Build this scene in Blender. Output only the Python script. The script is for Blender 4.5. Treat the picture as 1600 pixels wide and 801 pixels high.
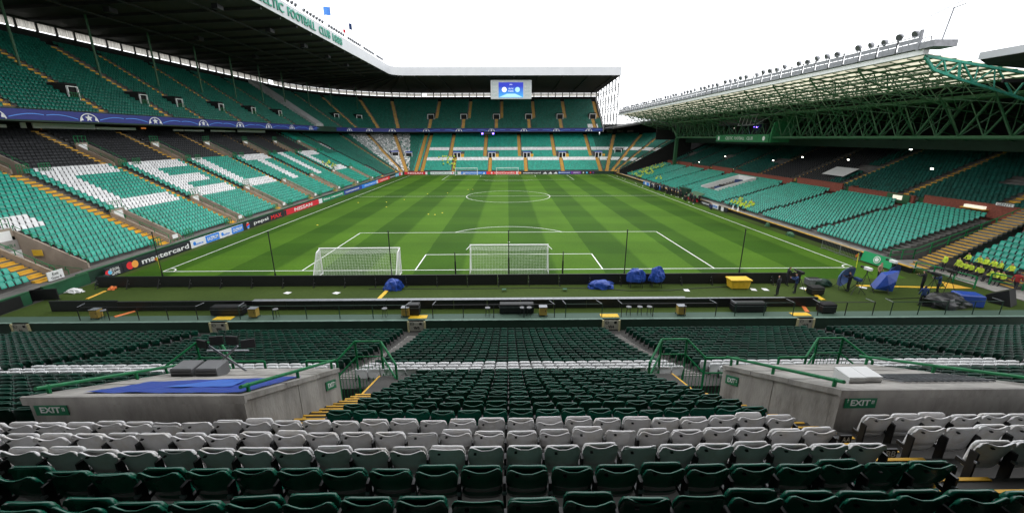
import bpy, bmesh, math, random
import numpy as np
from mathutils import Vector, Matrix, noise
R = math.radians
random.seed(7); rng = np.random.default_rng(7)
for o in list(bpy.data.objects): bpy.data.objects.remove(o)
scene = bpy.context.scene
COL = scene.collection
# ------------------------------------------------------------------ camera
cam_d = bpy.data.cameras.new('camera'); cam = bpy.data.objects.new('camera', cam_d); COL.objects.link(cam)
cam_d.sensor_width = 36.0; cam_d.lens = 14.459; cam_d.clip_start = 0.05; cam_d.clip_end = 6000
_p, _y, _r = R(16.110), R(0.565), R(-0.156)
_f = Vector((math.sin(_y)*math.cos(_p), math.cos(_y)*math.cos(_p), -math.sin(_p)))
_rt = Vector((math.cos(_y), -math.sin(_y), 0)); _up = _rt.cross(_f)
_rr = _rt*math.cos(_r) + _up*math.sin(_r); _uu = -_rt*math.sin(_r) + _up*math.cos(_r)
cam.matrix_world = Matrix(((_rr.x, _uu.x, -_f.x, -0.10), (_rr.y, _uu.y, -_f.y, -38.278), (_rr.z, _uu.z, -_f.z, 12.392), (0, 0, 0, 1)))
scene.camera = cam
# ------------------------------------------------------------------ overcast sky and soft sun
world = bpy.data.worlds.new('World'); scene.world = world; world.use_nodes = True
nt = world.node_tree; nt.nodes.clear()
wo = nt.nodes.new('ShaderNodeOutputWorld'); wb = nt.nodes.new('ShaderNodeBackground'); wb.inputs['Strength'].default_value = 0.13
sky = nt.nodes.new('ShaderNodeTexSky'); sky.sky_type = 'NISHITA'; sky.sun_disc = False
SUN_EL, SUN_ROT = 52.0, 150.0
sky.sun_elevation = R(SUN_EL); sky.sun_rotation = R(SUN_ROT); sky.dust_density = 4.0; sky.ozone_density = 1.0
wm = nt.nodes.new('ShaderNodeMixRGB'); wm.inputs[0].default_value = 0.90       # thick cloud deck over the clear sky
wm.inputs[2].default_value = (17.0, 17.3, 17.7, 1)
nt.links.new(sky.outputs[0], wm.inputs[1]); nt.links.new(wm.outputs[0], wb.inputs['Color']); nt.links.new(wb.outputs[0], wo.inputs[0])
sun_d = bpy.data.lights.new('sun', 'SUN'); sun_d.energy = 0.9; sun_d.angle = R(30); sun_d.color = (1.0, 0.97, 0.93)
sun = bpy.data.objects.new('sun', sun_d); COL.objects.link(sun)
_az = R(SUN_ROT)
_sd = Vector((math.sin(_az)*math.cos(R(SUN_EL)), math.cos(_az)*math.cos(R(SUN_EL)), math.sin(R(SUN_EL))))
sun.rotation_euler = _sd.to_track_quat('Z', 'Y').to_euler(); sun.location = (0, 40, 120)
vs = scene.view_settings; vs.view_transform = 'Standard'; vs.look = 'None'; vs.exposure = 0.12; vs.gamma = 1.0; vs.use_curve_mapping = False
scene.render.engine = 'CYCLES'
scene.cycles.max_bounces = 6; scene.cycles.diffuse_bounces = 4; scene.cycles.glossy_bounces = 3; scene.cycles.transmission_bounces = 4

# ------------------------------------------------------------------ helpers
def tag(o, label=None, cat=None, group=None, kind=None):
    if label: o['label'] = label
    if cat: o['category'] = cat
    if group: o['group'] = group
    if kind: o['kind'] = kind
    return o
def link(o, parent=None):
    COL.objects.link(o)
    if parent is not None: o.parent = parent
    return o
def empty(name, loc=(0, 0, 0), rz=0.0):
    o = bpy.data.objects.new(name, None); o.location = loc; o.rotation_euler = (0, 0, rz); o.empty_display_size = 0.2
    return link(o)
def thing(name, label, cat, loc=(0, 0, 0), rz=0.0, group=None):
    return tag(empty(name, loc, rz), label, cat, group)
def place(name, mesh, parent=None, loc=(0, 0, 0), rz=0.0):
    o = bpy.data.objects.new(name, mesh); o.location = loc; o.rotation_euler = (0, 0, rz)
    return link(o, parent)
def copy_tree(o, parent=None):
    c = o.copy(); COL.objects.link(c)
    if parent is not None: c.parent = parent
    for ch in list(o.children): copy_tree(ch, c)
    return c

class MB:
    def __init__(s): s.v = []; s.f = []; s.m = []; s.mi = 0
    def add(s, vs_, fs_):
        b = len(s.v); s.v += [tuple(p) for p in vs_]
        for f in fs_: s.f.append(tuple(i+b for i in f)); s.m.append(s.mi)
        return s
    def mat(s, i): s.mi = i; return s
    def box(s, x0, x1, y0, y1, z0, z1):
        if x0 > x1: x0, x1 = x1, x0
        if y0 > y1: y0, y1 = y1, y0
        if z0 > z1: z0, z1 = z1, z0
        return s.add([(x0,y0,z0),(x1,y0,z0),(x1,y1,z0),(x0,y1,z0),(x0,y0,z1),(x1,y0,z1),(x1,y1,z1),(x0,y1,z1)],
                     [(0,3,2,1),(4,5,6,7),(0,1,5,4),(1,2,6,5),(2,3,7,6),(3,0,4,7)])
    def bevbox(s, x0, x1, y0, y1, z0, z1, b=0.02):
        # box with chamfered upper edges and corners
        xs = (x0, x1); vv = []
        ring = lambda i, z: [(x0+i,y0+i,z),(x1-i,y0+i,z),(x1-i,y1-i,z),(x0+i,y1-i,z)]
        vv += ring(b, z0) + ring(0, z0+b) + ring(0, z1-b) + ring(b, z1)
        ff = [(3,2,1,0), (12,13,14,15)]
        for l in range(3):
            for i in range(4): ff.append((l*4+i, l*4+(i+1)%4, l*4+4+(i+1)%4, l*4+4+i))
        return s.add(vv, ff)
    def tube(s, a, b, r, n=5, r2=None, cap=True):
        a = Vector(a); b = Vector(b); d = b-a
        if d.length < 1e-6: return s
        d.normalize(); u = d.orthogonal().normalized(); w = d.cross(u)
        if abs(d.z) < 0.9:
            u = d.cross(Vector((0,0,1))).normalized(); w = d.cross(u)
        r2 = r if r2 is None else r2; vv = []
        for p, rad in ((a, r), (b, r2)):
            for i in range(n):
                t = 2*math.pi*(i+0.5)/n; vv.append(p+u*math.cos(t)*rad+w*math.sin(t)*rad)
        ff = [(i, (i+1)%n, n+(i+1)%n, n+i) for i in range(n)]
        if cap: ff += [tuple(range(n-1,-1,-1)), tuple(range(n,2*n))]
        return s.add(vv, ff)
    def path(s, pts, r, n=5):
        for a, b in zip(pts[:-1], pts[1:]): s.tube(a, b, r, n)
        return s
    def prism(s, poly, axis, a, b):
        # poly: 2D points (CCW); extruded along axis from a to b.  axis 'x': poly=(y,z); 'y': poly=(x,z); 'z': poly=(x,y)
        n = len(poly); mk = {'x': lambda p,t:(t,p[0],p[1]), 'y': lambda p,t:(p[0],t,p[1]), 'z': lambda p,t:(p[0],p[1],t)}[axis]
        vv = [mk(p,a) for p in poly]+[mk(p,b) for p in poly]
        ff = [tuple(range(n-1,-1,-1)), tuple(range(n,2*n))]+[(i,(i+1)%n,n+(i+1)%n,n+i) for i in range(n)]
        return s.add(vv, ff)
    def quad(s, a, b, c, d): return s.add([a,b,c,d], [(0,1,2,3)])
    def lathe(s, prof, n=10, c=(0,0,0)):
        vv = []
        for r_, z in prof:
            for i in range(n):
                t = 2*math.pi*i/n; vv.append((c[0]+r_*math.cos(t), c[1]+r_*math.sin(t), c[2]+z))
        ff = []
        for l in range(len(prof)-1):
            for i in range(n): ff.append((l*n+i, l*n+(i+1)%n, (l+1)*n+(i+1)%n, (l+1)*n+i))
        ff += [tuple(range(n-1,-1,-1)), tuple(range((len(prof)-1)*n, len(prof)*n))]
        return s.add(vv, ff)
    def mesh(s, name, mats, smooth=False, fix=True):
        me = bpy.data.meshes.new(name); me.from_pydata(s.v, [], s.f)
        if not isinstance(mats, (list, tuple)): mats = [mats]
        for m in mats: me.materials.append(m)
        if len(mats) > 1: me.polygons.foreach_set('material_index', s.m)
        if fix and len(s.f) < 30000:
            bm = bmesh.new(); bm.from_mesh(me); bmesh.ops.recalc_face_normals(bm, faces=bm.faces); bm.to_mesh(me); bm.free()
        if smooth: me.polygons.foreach_set('use_smooth', [True]*len(me.polygons))
        me.update(); return me
    def build(s, name, mats, parent=None, loc=(0,0,0), rz=0.0, smooth=False):
        return place(name, s.mesh(name, mats, smooth), parent, loc, rz)

# ------------------------------------------------------------------ materials
def mat(name, col, rough=0.6, var=0.12, scale=3.0, metal=0.0, bump=0.0, bscale=40.0, spec=0.5, objrand=0.0, attr=None, stain=None, stain_amt=0.0, stretch=None):
    m = bpy.data.materials.new(name); m.use_nodes = True
    n = m.node_tree; b = n.nodes['Principled BSDF']; L = n.links
    b.inputs['Roughness'].default_value = rough; b.inputs['Metallic'].default_value = metal
    b.inputs['Specular IOR Level'].default_value = spec
    tc = n.nodes.new('ShaderNodeTexCoord'); src = tc.outputs['Object']
    if stretch:
        mp = n.nodes.new('ShaderNodeMapping'); mp.inputs['Scale'].default_value = stretch; L.new(src, mp.inputs[0]); src = mp.outputs[0]
    nz = n.nodes.new('ShaderNodeTexNoise'); nz.inputs['Scale'].default_value = scale; nz.inputs['Detail'].default_value = 6; L.new(src, nz.inputs['Vector'])
    mr = n.nodes.new('ShaderNodeMapRange'); mr.inputs[1].default_value = 0.3; mr.inputs[2].default_value = 0.7
    mr.inputs[3].default_value = 1-var; mr.inputs[4].default_value = 1+var; L.new(nz.outputs[0], mr.inputs[0])
    fac = mr.outputs[0]
    if objrand:
        oi = n.nodes.new('ShaderNodeObjectInfo'); m2 = n.nodes.new('ShaderNodeMapRange'); m2.inputs[3].default_value = 1-objrand; m2.inputs[4].default_value = 1+objrand
        L.new(oi.outputs['Random'], m2.inputs[0]); mu = n.nodes.new('ShaderNodeMath'); mu.operation = 'MULTIPLY'; L.new(fac, mu.inputs[0]); L.new(m2.outputs[0], mu.inputs[1]); fac = mu.outputs[0]
    if attr:
        at = n.nodes.new('ShaderNodeAttribute'); at.attribute_name = 'rnd'; m2 = n.nodes.new('ShaderNodeMapRange'); m2.inputs[3].default_value = 1-attr; m2.inputs[4].default_value = 1+attr
        L.new(at.outputs['Fac'], m2.inputs[0]); mu = n.nodes.new('ShaderNodeMath'); mu.operation = 'MULTIPLY'; L.new(fac, mu.inputs[0]); L.new(m2.outputs[0], mu.inputs[1]); fac = mu.outputs[0]
    rgb = n.nodes.new('ShaderNodeRGB'); rgb.outputs[0].default_value = (*col, 1)
    cur = rgb.outputs[0]
    if stain:
        n2 = n.nodes.new('ShaderNodeTexNoise'); n2.inputs['Scale'].default_value = scale*0.45; n2.inputs['Detail'].default_value = 8; n2.inputs['Roughness'].default_value = 0.7; L.new(src, n2.inputs['Vector'])
        if objrand:
            oi2 = n.nodes.new('ShaderNodeObjectInfo'); va = n.nodes.new('ShaderNodeVectorMath'); va.operation = 'ADD'; L.new(src, va.inputs[0])
            cb = n.nodes.new('ShaderNodeCombineXYZ'); ml = n.nodes.new('ShaderNodeMath'); ml.operation = 'MULTIPLY'; ml.inputs[1].default_value = 57.0; L.new(oi2.outputs['Random'], ml.inputs[0]); L.new(ml.outputs[0], cb.inputs[0]); L.new(cb.outputs[0], va.inputs[1]); L.new(va.outputs[0], n2.inputs['Vector'])
        r2 = n.nodes.new('ShaderNodeMapRange'); r2.inputs[1].default_value = 0.48; r2.inputs[2].default_value = 0.72; r2.inputs[4].default_value = stain_amt; L.new(n2.outputs[0], r2.inputs[0])
        mx = n.nodes.new('ShaderNodeMixRGB'); mx.inputs[2].default_value = (*stain, 1); L.new(r2.outputs[0], mx.inputs[0]); L.new(cur, mx.inputs[1]); cur = mx.outputs[0]
    vm = n.nodes.new('ShaderNodeVectorMath'); vm.operation = 'SCALE'; L.new(cur, vm.inputs[0]); L.new(fac, vm.inputs['Scale'])
    L.new(vm.outputs[0], b.inputs['Base Color'])
    if bump:
        nb = n.nodes.new('ShaderNodeTexNoise'); nb.inputs['Scale'].default_value = bscale; nb.inputs['Detail'].default_value = 4; L.new(src, nb.inputs['Vector'])
        bp_ = n.nodes.new('ShaderNodeBump'); bp_.inputs['Strength'].default_value = bump; bp_.inputs['Distance'].default_value = 0.02; L.new(nb.outputs[0], bp_.inputs['Height']); L.new(bp_.outputs[0], b.inputs['Normal'])
    return m
def emit(name, col, s):
    m = bpy.data.materials.new(name); m.use_nodes = True; b = m.node_tree.nodes['Principled BSDF']
    b.inputs['Base Color'].default_value = (*[c*0.3 for c in col], 1); b.inputs['Emission Color'].default_value = (*col, 1); b.inputs['Emission Strength'].default_value = s
    return m
def translucent(name, col, mixf=0.85, stripe=8.0):
    m = bpy.data.materials.new(name); m.use_nodes = True; n = m.node_tree; n.nodes.clear(); L = n.links
    out = n.nodes.new('ShaderNodeOutputMaterial'); tr = n.nodes.new('ShaderNodeBsdfTranslucent'); df = n.nodes.new('ShaderNodeBsdfDiffuse'); mx = n.nodes.new('ShaderNodeMixShader')
    tc = n.nodes.new('ShaderNodeTexCoord'); nz = n.nodes.new('ShaderNodeTexNoise'); nz.inputs['Scale'].default_value = stripe; mp = n.nodes.new('ShaderNodeMapping'); mp.inputs['Scale'].default_value = (1, 1, 0.06)
    L.new(tc.outputs['Object'], mp.inputs[0]); L.new(mp.outputs[0], nz.inputs['Vector'])
    mr = n.nodes.new('ShaderNodeMapRange'); mr.inputs[1].default_value = 0.3; mr.inputs[2].default_value = 0.65; mr.inputs[3].default_value = 0.5; mr.inputs[4].default_value = 1.05; L.new(nz.outputs[0], mr.inputs[0])
    rgb = n.nodes.new('ShaderNodeRGB'); rgb.outputs[0].default_value = (*col, 1); vm = n.nodes.new('ShaderNodeVectorMath'); vm.operation = 'SCALE'
    L.new(rgb.outputs[0], vm.inputs[0]); L.new(mr.outputs[0], vm.inputs['Scale']); L.new(vm.outputs[0], tr.inputs['Color']); L.new(vm.outputs[0], df.inputs['Color'])
    mx.inputs[0].default_value = 1-mixf; L.new(tr.outputs[0], mx.inputs[1]); L.new(df.outputs[0], mx.inputs[2]); L.new(mx.outputs[0], out.inputs[0])
    return m

M = {}
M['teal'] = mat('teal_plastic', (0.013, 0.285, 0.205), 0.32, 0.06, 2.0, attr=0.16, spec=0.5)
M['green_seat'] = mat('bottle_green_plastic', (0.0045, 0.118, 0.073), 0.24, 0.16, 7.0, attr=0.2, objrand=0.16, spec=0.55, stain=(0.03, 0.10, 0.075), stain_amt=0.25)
M['white_seat'] = mat('white_plastic', (0.80, 0.785, 0.785), 0.38, 0.05, 6.0, objrand=0.12, stain=(0.45, 0.36, 0.20), stain_amt=0.45, spec=0.4)
M['white_far'] = mat('white_plastic_far', (0.72, 0.72, 0.72), 0.4, 0.05, 3.0, attr=0.10)
M['black_seat'] = mat('black_cover', (0.012, 0.013, 0.015), 0.45, 0.1, 3.0, attr=0.3)
M['shade_seat'] = mat('shaded_green_plastic', (0.005, 0.075, 0.058), 0.5, 0.06, 2.0, attr=0.25, spec=0.25)  # seat green darkened in its colour for the shaded rear of the main stand
M['grey_seat'] = mat('grey_plastic', (0.34, 0.37, 0.36), 0.5, 0.05, 2.0, attr=0.25)
M['gantry'] = mat('gantry_grey', (0.24, 0.245, 0.265), 0.6, 0.2, 3.0)
M['exit_concrete'] = mat('weathered_concrete', (0.36, 0.34, 0.315), 0.85, 0.22, 2.2, bump=0.5, bscale=18, stain=(0.10, 0.088, 0.075), stain_amt=0.85, stretch=(1.0, 1.0, 0.35))
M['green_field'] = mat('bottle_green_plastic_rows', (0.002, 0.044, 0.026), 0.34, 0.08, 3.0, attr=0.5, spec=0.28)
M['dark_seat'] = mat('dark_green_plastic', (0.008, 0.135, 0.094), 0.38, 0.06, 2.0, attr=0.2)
M['black_metal'] = mat('black_metal', (0.012, 0.012, 0.013), 0.45, 0.2, 8.0)
M['concrete'] = mat('concrete', (0.29, 0.275, 0.255), 0.85, 0.18, 1.3, bump=0.3, bscale=25, stain=(0.13, 0.115, 0.10), stain_amt=0.75)
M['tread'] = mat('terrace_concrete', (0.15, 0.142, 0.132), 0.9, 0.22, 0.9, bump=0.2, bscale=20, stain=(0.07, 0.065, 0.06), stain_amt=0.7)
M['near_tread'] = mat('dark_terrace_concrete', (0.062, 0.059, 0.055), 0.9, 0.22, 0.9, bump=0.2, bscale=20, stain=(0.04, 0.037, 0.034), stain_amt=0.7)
M['vomwall'] = mat('brown_concrete', (0.33, 0.27, 0.215), 0.85, 0.15, 0.8, stain=(0.17, 0.13, 0.11), stain_amt=0.6)
M['yellow'] = mat('yellow_paint', (0.66, 0.37, 0.035), 0.7, 0.2, 2.0, stain=(0.34, 0.20, 0.05), stain_amt=0.28)
M['yellow_plain'] = mat('yellow_plastic', (0.75, 0.47, 0.03), 0.5, 0.1, 4.0)
M['rail'] = mat('green_rail_paint', (0.010, 0.175, 0.060), 0.42, 0.25, 5.0, spec=0.3)
M['green_wall'] = mat('green_wall_paint', (0.012, 0.085, 0.035), 0.55, 0.2, 1.5)
M['coping'] = mat('pale_green_coping', (0.20, 0.30, 0.25), 0.6, 0.2, 2.0)
M['darkgreen'] = mat('dark_green_paint', (0.008, 0.034, 0.019), 0.6, 0.2, 1.5)
M['press_green'] = mat('press_green', (0.02, 0.17, 0.06), 0.5, 0.15, 2.0)
M['steel_green'] = mat('green_steel', (0.026, 0.105, 0.043), 0.45, 0.18, 3.0)
M['steel_teal'] = mat('teal_steel', (0.05, 0.32, 0.23), 0.45, 0.15, 3.0)
M['roof_dark'] = mat('dark_roof_sheet', (0.026, 0.027, 0.026), 0.7, 0.25, 0.4)
M['roof_rib'] = mat('dark_steel_beam', (0.022, 0.023, 0.022), 0.6, 0.2, 1.0)
M['fascia'] = mat('white_cladding', (0.50, 0.505, 0.53), 0.5, 0.04, 0.5)
M['white'] = mat('white_paint', (0.78, 0.78, 0.77), 0.5, 0.05, 3.0)
M['grey'] = mat('grey_cladding', (0.33, 0.33, 0.33), 0.7, 0.12, 0.8)
M['grey_metal'] = mat('galvanised_metal', (0.26, 0.27, 0.29), 0.45, 0.2, 5.0, metal=0.5)
M['dark'] = mat('dark_interior', (0.009, 0.009, 0.009), 0.9, 0.2, 1.0)
M['black'] = mat('black_panel', (0.006, 0.006, 0.007), 0.5, 0.2, 2.0)
M['brick'] = mat('red_brick', (0.23, 0.062, 0.04), 0.85, 0.25, 6.0, bump=0.3, bscale=15)
M['window'] = translucent('milky_roof_light', (0.80, 0.76, 0.68))
M['rooflight'] = translucent('cream_roof_sheet', (0.52, 0.49, 0.37), 0.9, 0.6)
M['teal_letter'] = mat('green_lettering', (0.01, 0.23, 0.155), 0.5, 0.05, 3.0)
M['asphalt'] = mat('asphalt', (0.055, 0.052, 0.05), 0.9, 0.2, 1.5)
M['skin'] = mat('skin', (0.45, 0.25, 0.17), 0.6, 0.05, 10)
M['hair'] = mat('hair', (0.03, 0.02, 0.015), 0.7, 0.1, 20)
M['hivis'] = mat('yellow_high_visibility_cloth', (0.52, 0.66, 0.05), 0.7, 0.1, 6.0, objrand=0.1)
M['darkcloth'] = mat('dark_cloth', (0.012, 0.013, 0.018), 0.8, 0.2, 8.0, objrand=0.3)
M['navy'] = mat('navy_cloth', (0.015, 0.04, 0.13), 0.8, 0.2, 8.0)
M['redcloth'] = mat('red_cloth', (0.30, 0.02, 0.02), 0.8, 0.2, 8.0)
M['tan'] = mat('tan_cloth', (0.40, 0.25, 0.17), 0.8, 0.2, 8.0)
M['blue_tarp'] = mat('blue_tarpaulin', (0.016, 0.058, 0.31), 0.4, 0.15, 3.0, bump=0.25, bscale=7)
M['black_tarp'] = mat('black_tarpaulin', (0.02, 0.02, 0.022), 0.3, 0.25, 3.0, bump=0.5, bscale=9)
M['rope'] = mat('white_net_cord', (0.72, 0.73, 0.70), 0.7, 0.05, 3.0)
M['paper'] = mat('white_paper', (0.75, 0.75, 0.75), 0.8, 0.03, 3.0)
M['orange'] = mat('orange_plastic', (0.75, 0.20, 0.05), 0.6, 0.1, 3.0)
M['red'] = mat('red_board', (0.62, 0.02, 0.04), 0.5, 0.06, 3.0)
M['lamp_glass'] = mat('lamp_glass', (0.10, 0.10, 0.11), 0.15, 0.1, 3.0)
M['lit'] = emit('lit_lamp', (1.0, 0.97, 0.85), 9.0)
M['litsign'] = emit('lit_sign', (1.0, 0.93, 0.76), 0.8)
M['purple_light'] = emit('violet_lamp', (0.15, 0.08, 1.0), 14.0)
def flat(name, c, rough=0.5): 
    if name not in M: M[name] = mat(name, c, rough, 0.03, 2.0)
    return M[name]

# grass with the mown pattern (stripes along the pitch crossed by 5.5 m bands)
def grass(name, c_dark, c_light, stripes=True):
    m = bpy.data.materials.new(name); m.use_nodes = True; n = m.node_tree; L = n.links; b = n.nodes['Principled BSDF']
    b.inputs['Roughness'].default_value = 0.85; b.inputs['Specular IOR Level'].default_value = 0.15
    tc = n.nodes.new('ShaderNodeTexCoord'); sx = n.nodes.new('ShaderNodeSeparateXYZ'); L.new(tc.outputs['Object'], sx.inputs[0])
    def band(sock, w, off):
        a = n.nodes.new('ShaderNodeMath'); a.operation = 'ADD'; a.inputs[1].default_value = off; L.new(sock, a.inputs[0])
        d = n.nodes.new('ShaderNodeMath'); d.operation = 'DIVIDE'; d.inputs[1].default_value = 2*w; L.new(a.outputs[0], d.inputs[0])
        fr = n.nodes.new('ShaderNodeMath'); fr.operation = 'FRACT'; L.new(d.outputs[0], fr.inputs[0])
        r = n.nodes.new('ShaderNodeMapRange'); r.inputs[1].default_value = 0.475; r.inputs[2].default_value = 0.525; L.new(fr.outputs[0], r.inputs[0])
        return r.outputs[0]
    wob = n.nodes.new('ShaderNodeTexNoise'); wob.inputs['Scale'].default_value = 0.7; L.new(tc.outputs['Object'], wob.inputs['Vector'])
    nz = n.nodes.new('ShaderNodeTexNoise'); nz.inputs['Scale'].default_value = 4.0; nz.inputs['Detail'].default_value = 10; nz.inputs['Roughness'].default_value = 0.75; L.new(tc.outputs['Object'], nz.inputs['Vector'])
    n3 = n.nodes.new('ShaderNodeTexNoise'); n3.inputs['Scale'].default_value = 0.12; n3.inputs['Detail'].default_value = 5; L.new(tc.outputs['Object'], n3.inputs['Vector'])
    if stripes:
        wx = n.nodes.new('ShaderNodeMath'); wx.operation = 'MULTIPLY_ADD'; wx.inputs[1].default_value = 0.22; L.new(wob.outputs[0], wx.inputs[0]); L.new(sx.outputs[0], wx.inputs[2])
        wy = n.nodes.new('ShaderNodeMath'); wy.operation = 'MULTIPLY_ADD'; wy.inputs[1].default_value = 0.22; L.new(wob.outputs[0], wy.inputs[0]); L.new(sx.outputs[1], wy.inputs[2])
        v = band(wx.outputs[0], 4.58, -0.11); h = band(wy.outputs[0], 5.5, 5.5-0.11)
        a = n.nodes.new('ShaderNodeMath'); a.operation = 'MULTIPLY'; a.inputs[1].default_value = 0.76; L.new(v, a.inputs[0])
        s = n.nodes.new('ShaderNodeMath'); s.operation = 'MULTIPLY_ADD'; s.inputs[1].default_value = 0.24; L.new(h, s.inputs[0]); L.new(a.outputs[0], s.inputs[2]); fac = s.outputs[0]
    else:
        fac = n3.outputs[0]
    mx = n.nodes.new('ShaderNodeMixRGB'); mx.inputs[1].default_value = (*c_dark, 1); mx.inputs[2].default_value = (*c_light, 1); L.new(fac, mx.inputs[0])
    mr = n.nodes.new('ShaderNodeMapRange'); mr.inputs[1].default_value = 0.25; mr.inputs[2].default_value = 0.75; mr.inputs[3].default_value = 0.74; mr.inputs[4].default_value = 1.26; L.new(nz.outputs[0], mr.inputs[0])
    m4 = n.nodes.new('ShaderNodeMapRange'); m4.inputs[1].default_value = 0.3; m4.inputs[2].default_value = 0.7; m4.inputs[3].default_value = 0.86; m4.inputs[4].default_value = 1.14; L.new(n3.outputs[0], m4.inputs[0])
    mu = n.nodes.new('ShaderNodeMath'); mu.operation = 'MULTIPLY'; L.new(mr.outputs[0], mu.inputs[0]); L.new(m4.outputs[0], mu.inputs[1])
    vm = n.nodes.new('ShaderNodeVectorMath'); vm.operation = 'SCALE'; L.new(mx.outputs[0], vm.inputs[0]); L.new(mu.outputs[0], vm.inputs['Scale']); L.new(vm.outputs[0], b.inputs['Base Color'])
    bp_ = n.nodes.new('ShaderNodeBump'); bp_.inputs['Strength'].default_value = 0.35; bp_.inputs['Distance'].default_value = 0.03; L.new(nz.outputs[0], bp_.inputs['Height']); L.new(bp_.outputs[0], b.inputs['Normal'])
    return m
M['grass'] = grass('mown_grass', (0.025, 0.074, 0.002), (0.056, 0.130, 0.007))
M['turf'] = grass('worn_artificial_turf', (0.030, 0.056, 0.009), (0.054, 0.080, 0.016), stripes=False)

# ------------------------------------------------------------------ lettering (flat print and raised letters)
_tcache = {}
def text_mesh(s, depth=0.004, bold=0.0):
    key = (s, depth, bold)
    if key in _tcache: return _tcache[key]
    cu = bpy.data.curves.new('lettering', 'FONT'); cu.body = s; cu.size = 1.0; cu.extrude = depth; cu.offset = bold; cu.resolution_u = 2
    ob = bpy.data.objects.new('lettering', cu); COL.objects.link(ob)
    bpy.context.view_layer.update()
    me = bpy.data.meshes.new_from_object(ob.evaluated_get(bpy.context.evaluated_depsgraph_get()))
    bpy.data.objects.remove(ob); bpy.data.curves.remove(cu)
    co = np.empty(len(me.vertices)*3); me.vertices.foreach_get('co', co); co = co.reshape(-1, 3)
    lo = co.min(0); hi = co.max(0)
    co[:, 0] = (co[:, 0]-lo[0])/(hi[0]-lo[0])-0.5; co[:, 1] = (co[:, 1]-lo[1])/(hi[1]-lo[1])-0.5     # unit box, centred
    me.vertices.foreach_set('co', co.ravel()); me.update()
    _tcache[key] = me
    return me
def text(s, parent, centre, right, up, w, h, m, depth=0.004, bold=0.0, name='lettering'):
    """lettering of width w and height h centred at a point, reading along `right`"""
    me = text_mesh(s, depth, bold).copy(); me.materials.clear(); me.materials.append(m)
    right = Vector(right).normalized(); up = Vector(up).normalized(); nrm = right.cross(up)
    o = bpy.data.objects.new(name, me); link(o)
    mw = Matrix(((right.x*w, up.x*h, nrm.x, centre[0]), (right.y*w, up.y*h, nrm.y, centre[1]), (right.z*w, up.z*h, nrm.z, centre[2]), (0,0,0,1)))
    me.transform(mw); me.update()
    if parent is not None:
        o.parent = parent
        if parent.parent is None: me.transform(parent.matrix_basis.inverted())
    return o
def disc(parent, name, centre, right, up, r, m, n=16, ry=None, a0=0.0, a1=2*math.pi):
    right = Vector(right).normalized(); up = Vector(up).normalized(); c = Vector(centre); ry = ry or r
    full = abs(a1-a0-2*math.pi) < 1e-6
    pts = [c+right*math.cos(a0+(a1-a0)*i/n)*r+up*math.sin(a0+(a1-a0)*i/n)*ry for i in range(n if full else n+1)]
    b = MB(); b.add(pts, [tuple(range(len(pts)))])
    o = place(name, b.mesh(name, m)); 
    if parent is not None: 
        o.parent = parent; o.data.transform(parent.matrix_basis.inverted())
    return o
def wp(o, parent):      # o was built in world coordinates: hang it under a placed parent
    o.data.transform(parent.matrix_basis.inverted()); o.parent = parent; return o

def part(b, name, mats, parent, smooth=False):
    return wp(place(name, b.mesh(name, mats, smooth)), parent)
# ================================================================== THE SETTING
g = MB(); g.quad((-2500,-2500,-1.6),(2500,-2500,-1.6),(2500,2500,-1.6),(-2500,2500,-1.6)); tag(g.build('ground', M['asphalt']), kind='structure')
a = MB(); a.prism([(-60,-11.1),(60,-11.1),(60,112),(-60,112)], 'z', -1.55, -0.02); tag(a.build('concourse', M['asphalt']), kind='structure')
a = MB(); a.quad((-37.2,-11.05,0.0),(40.2,-11.05,0.0),(40.2,109.4,0.0),(-37.2,109.4,0.0)); tag(a.build('apron', M['turf']), kind='structure')
p = MB(); p.quad((-36.2,-3.2,0.006),(36.2,-3.2,0.006),(36.2,107.2,0.006),(-36.2,107.2,0.006)); pitch = tag(p.build('pitch', M['grass']), kind='structure')
w = 0.12; z = 0.012
def line(x0, y0, x1, y1):
    b = MB()
    if abs(x0-x1) < 1e-6: b.quad((x0-w/2,y0,z),(x0+w/2,y0,z),(x0+w/2,y1,z),(x0-w/2,y1,z))
    else: b.quad((x0,y0-w/2,z),(x1,y0-w/2,z),(x1,y0+w/2,z),(x0,y0+w/2,z))
    part(b, 'painted_line', M['white'], pitch)
def arc(cx, cy, r, a0, a1, n=40):
    b = MB()
    for i in range(n):
        t0 = a0+(a1-a0)*i/n; t1 = a0+(a1-a0)*(i+1)/n
        q = [(cx+(r+s*w/2)*math.cos(t), cy+(r+s*w/2)*math.sin(t), z) for t, s in ((t0,-1),(t0,1),(t1,1),(t1,-1))]
        b.add(q, [(0,1,2,3)])
    part(b, 'painted_line', M['white'], pitch)
XL, XR, YF = -33.6, 34.1, 105.0
line(XL, 0, XR, 0); line(XL, YF, XR, YF); line(XL, .06, XL, YF-.06); line(XR, .06, XR, YF-.06); line(XL+.06, 52.5, XR-.06, 52.5)
for s, y0 in ((1, 0), (-1, YF)):
    for hw, dp in ((20.16, 16.5), (9.16, 5.5)):
        line(-hw, y0+s*.06, -hw, y0+s*dp); line(hw, y0+s*.06, hw, y0+s*dp); line(-hw-w/2, y0+s*dp, hw+w/2, y0+s*dp)
    al = math.acos(5.5/9.15)
    c = y0+s*11
    arc(0, c, 9.15, (math.pi/2-al) if s > 0 else (-math.pi/2-al), (math.pi/2+al) if s > 0 else (-math.pi/2+al))
    disc(pitch, 'penalty_spot', (0, c, z), (1,0,0), (0,1,0), .14, M['white'])
arc(0, 52.5, 9.15, 0, 2*math.pi, 64)
arc(XL, 0, 1.0, 0.05, math.pi/2-.05, 10); arc(XR, 0, 1.0, math.pi/2+.05, math.pi-.05, 10)

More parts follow.
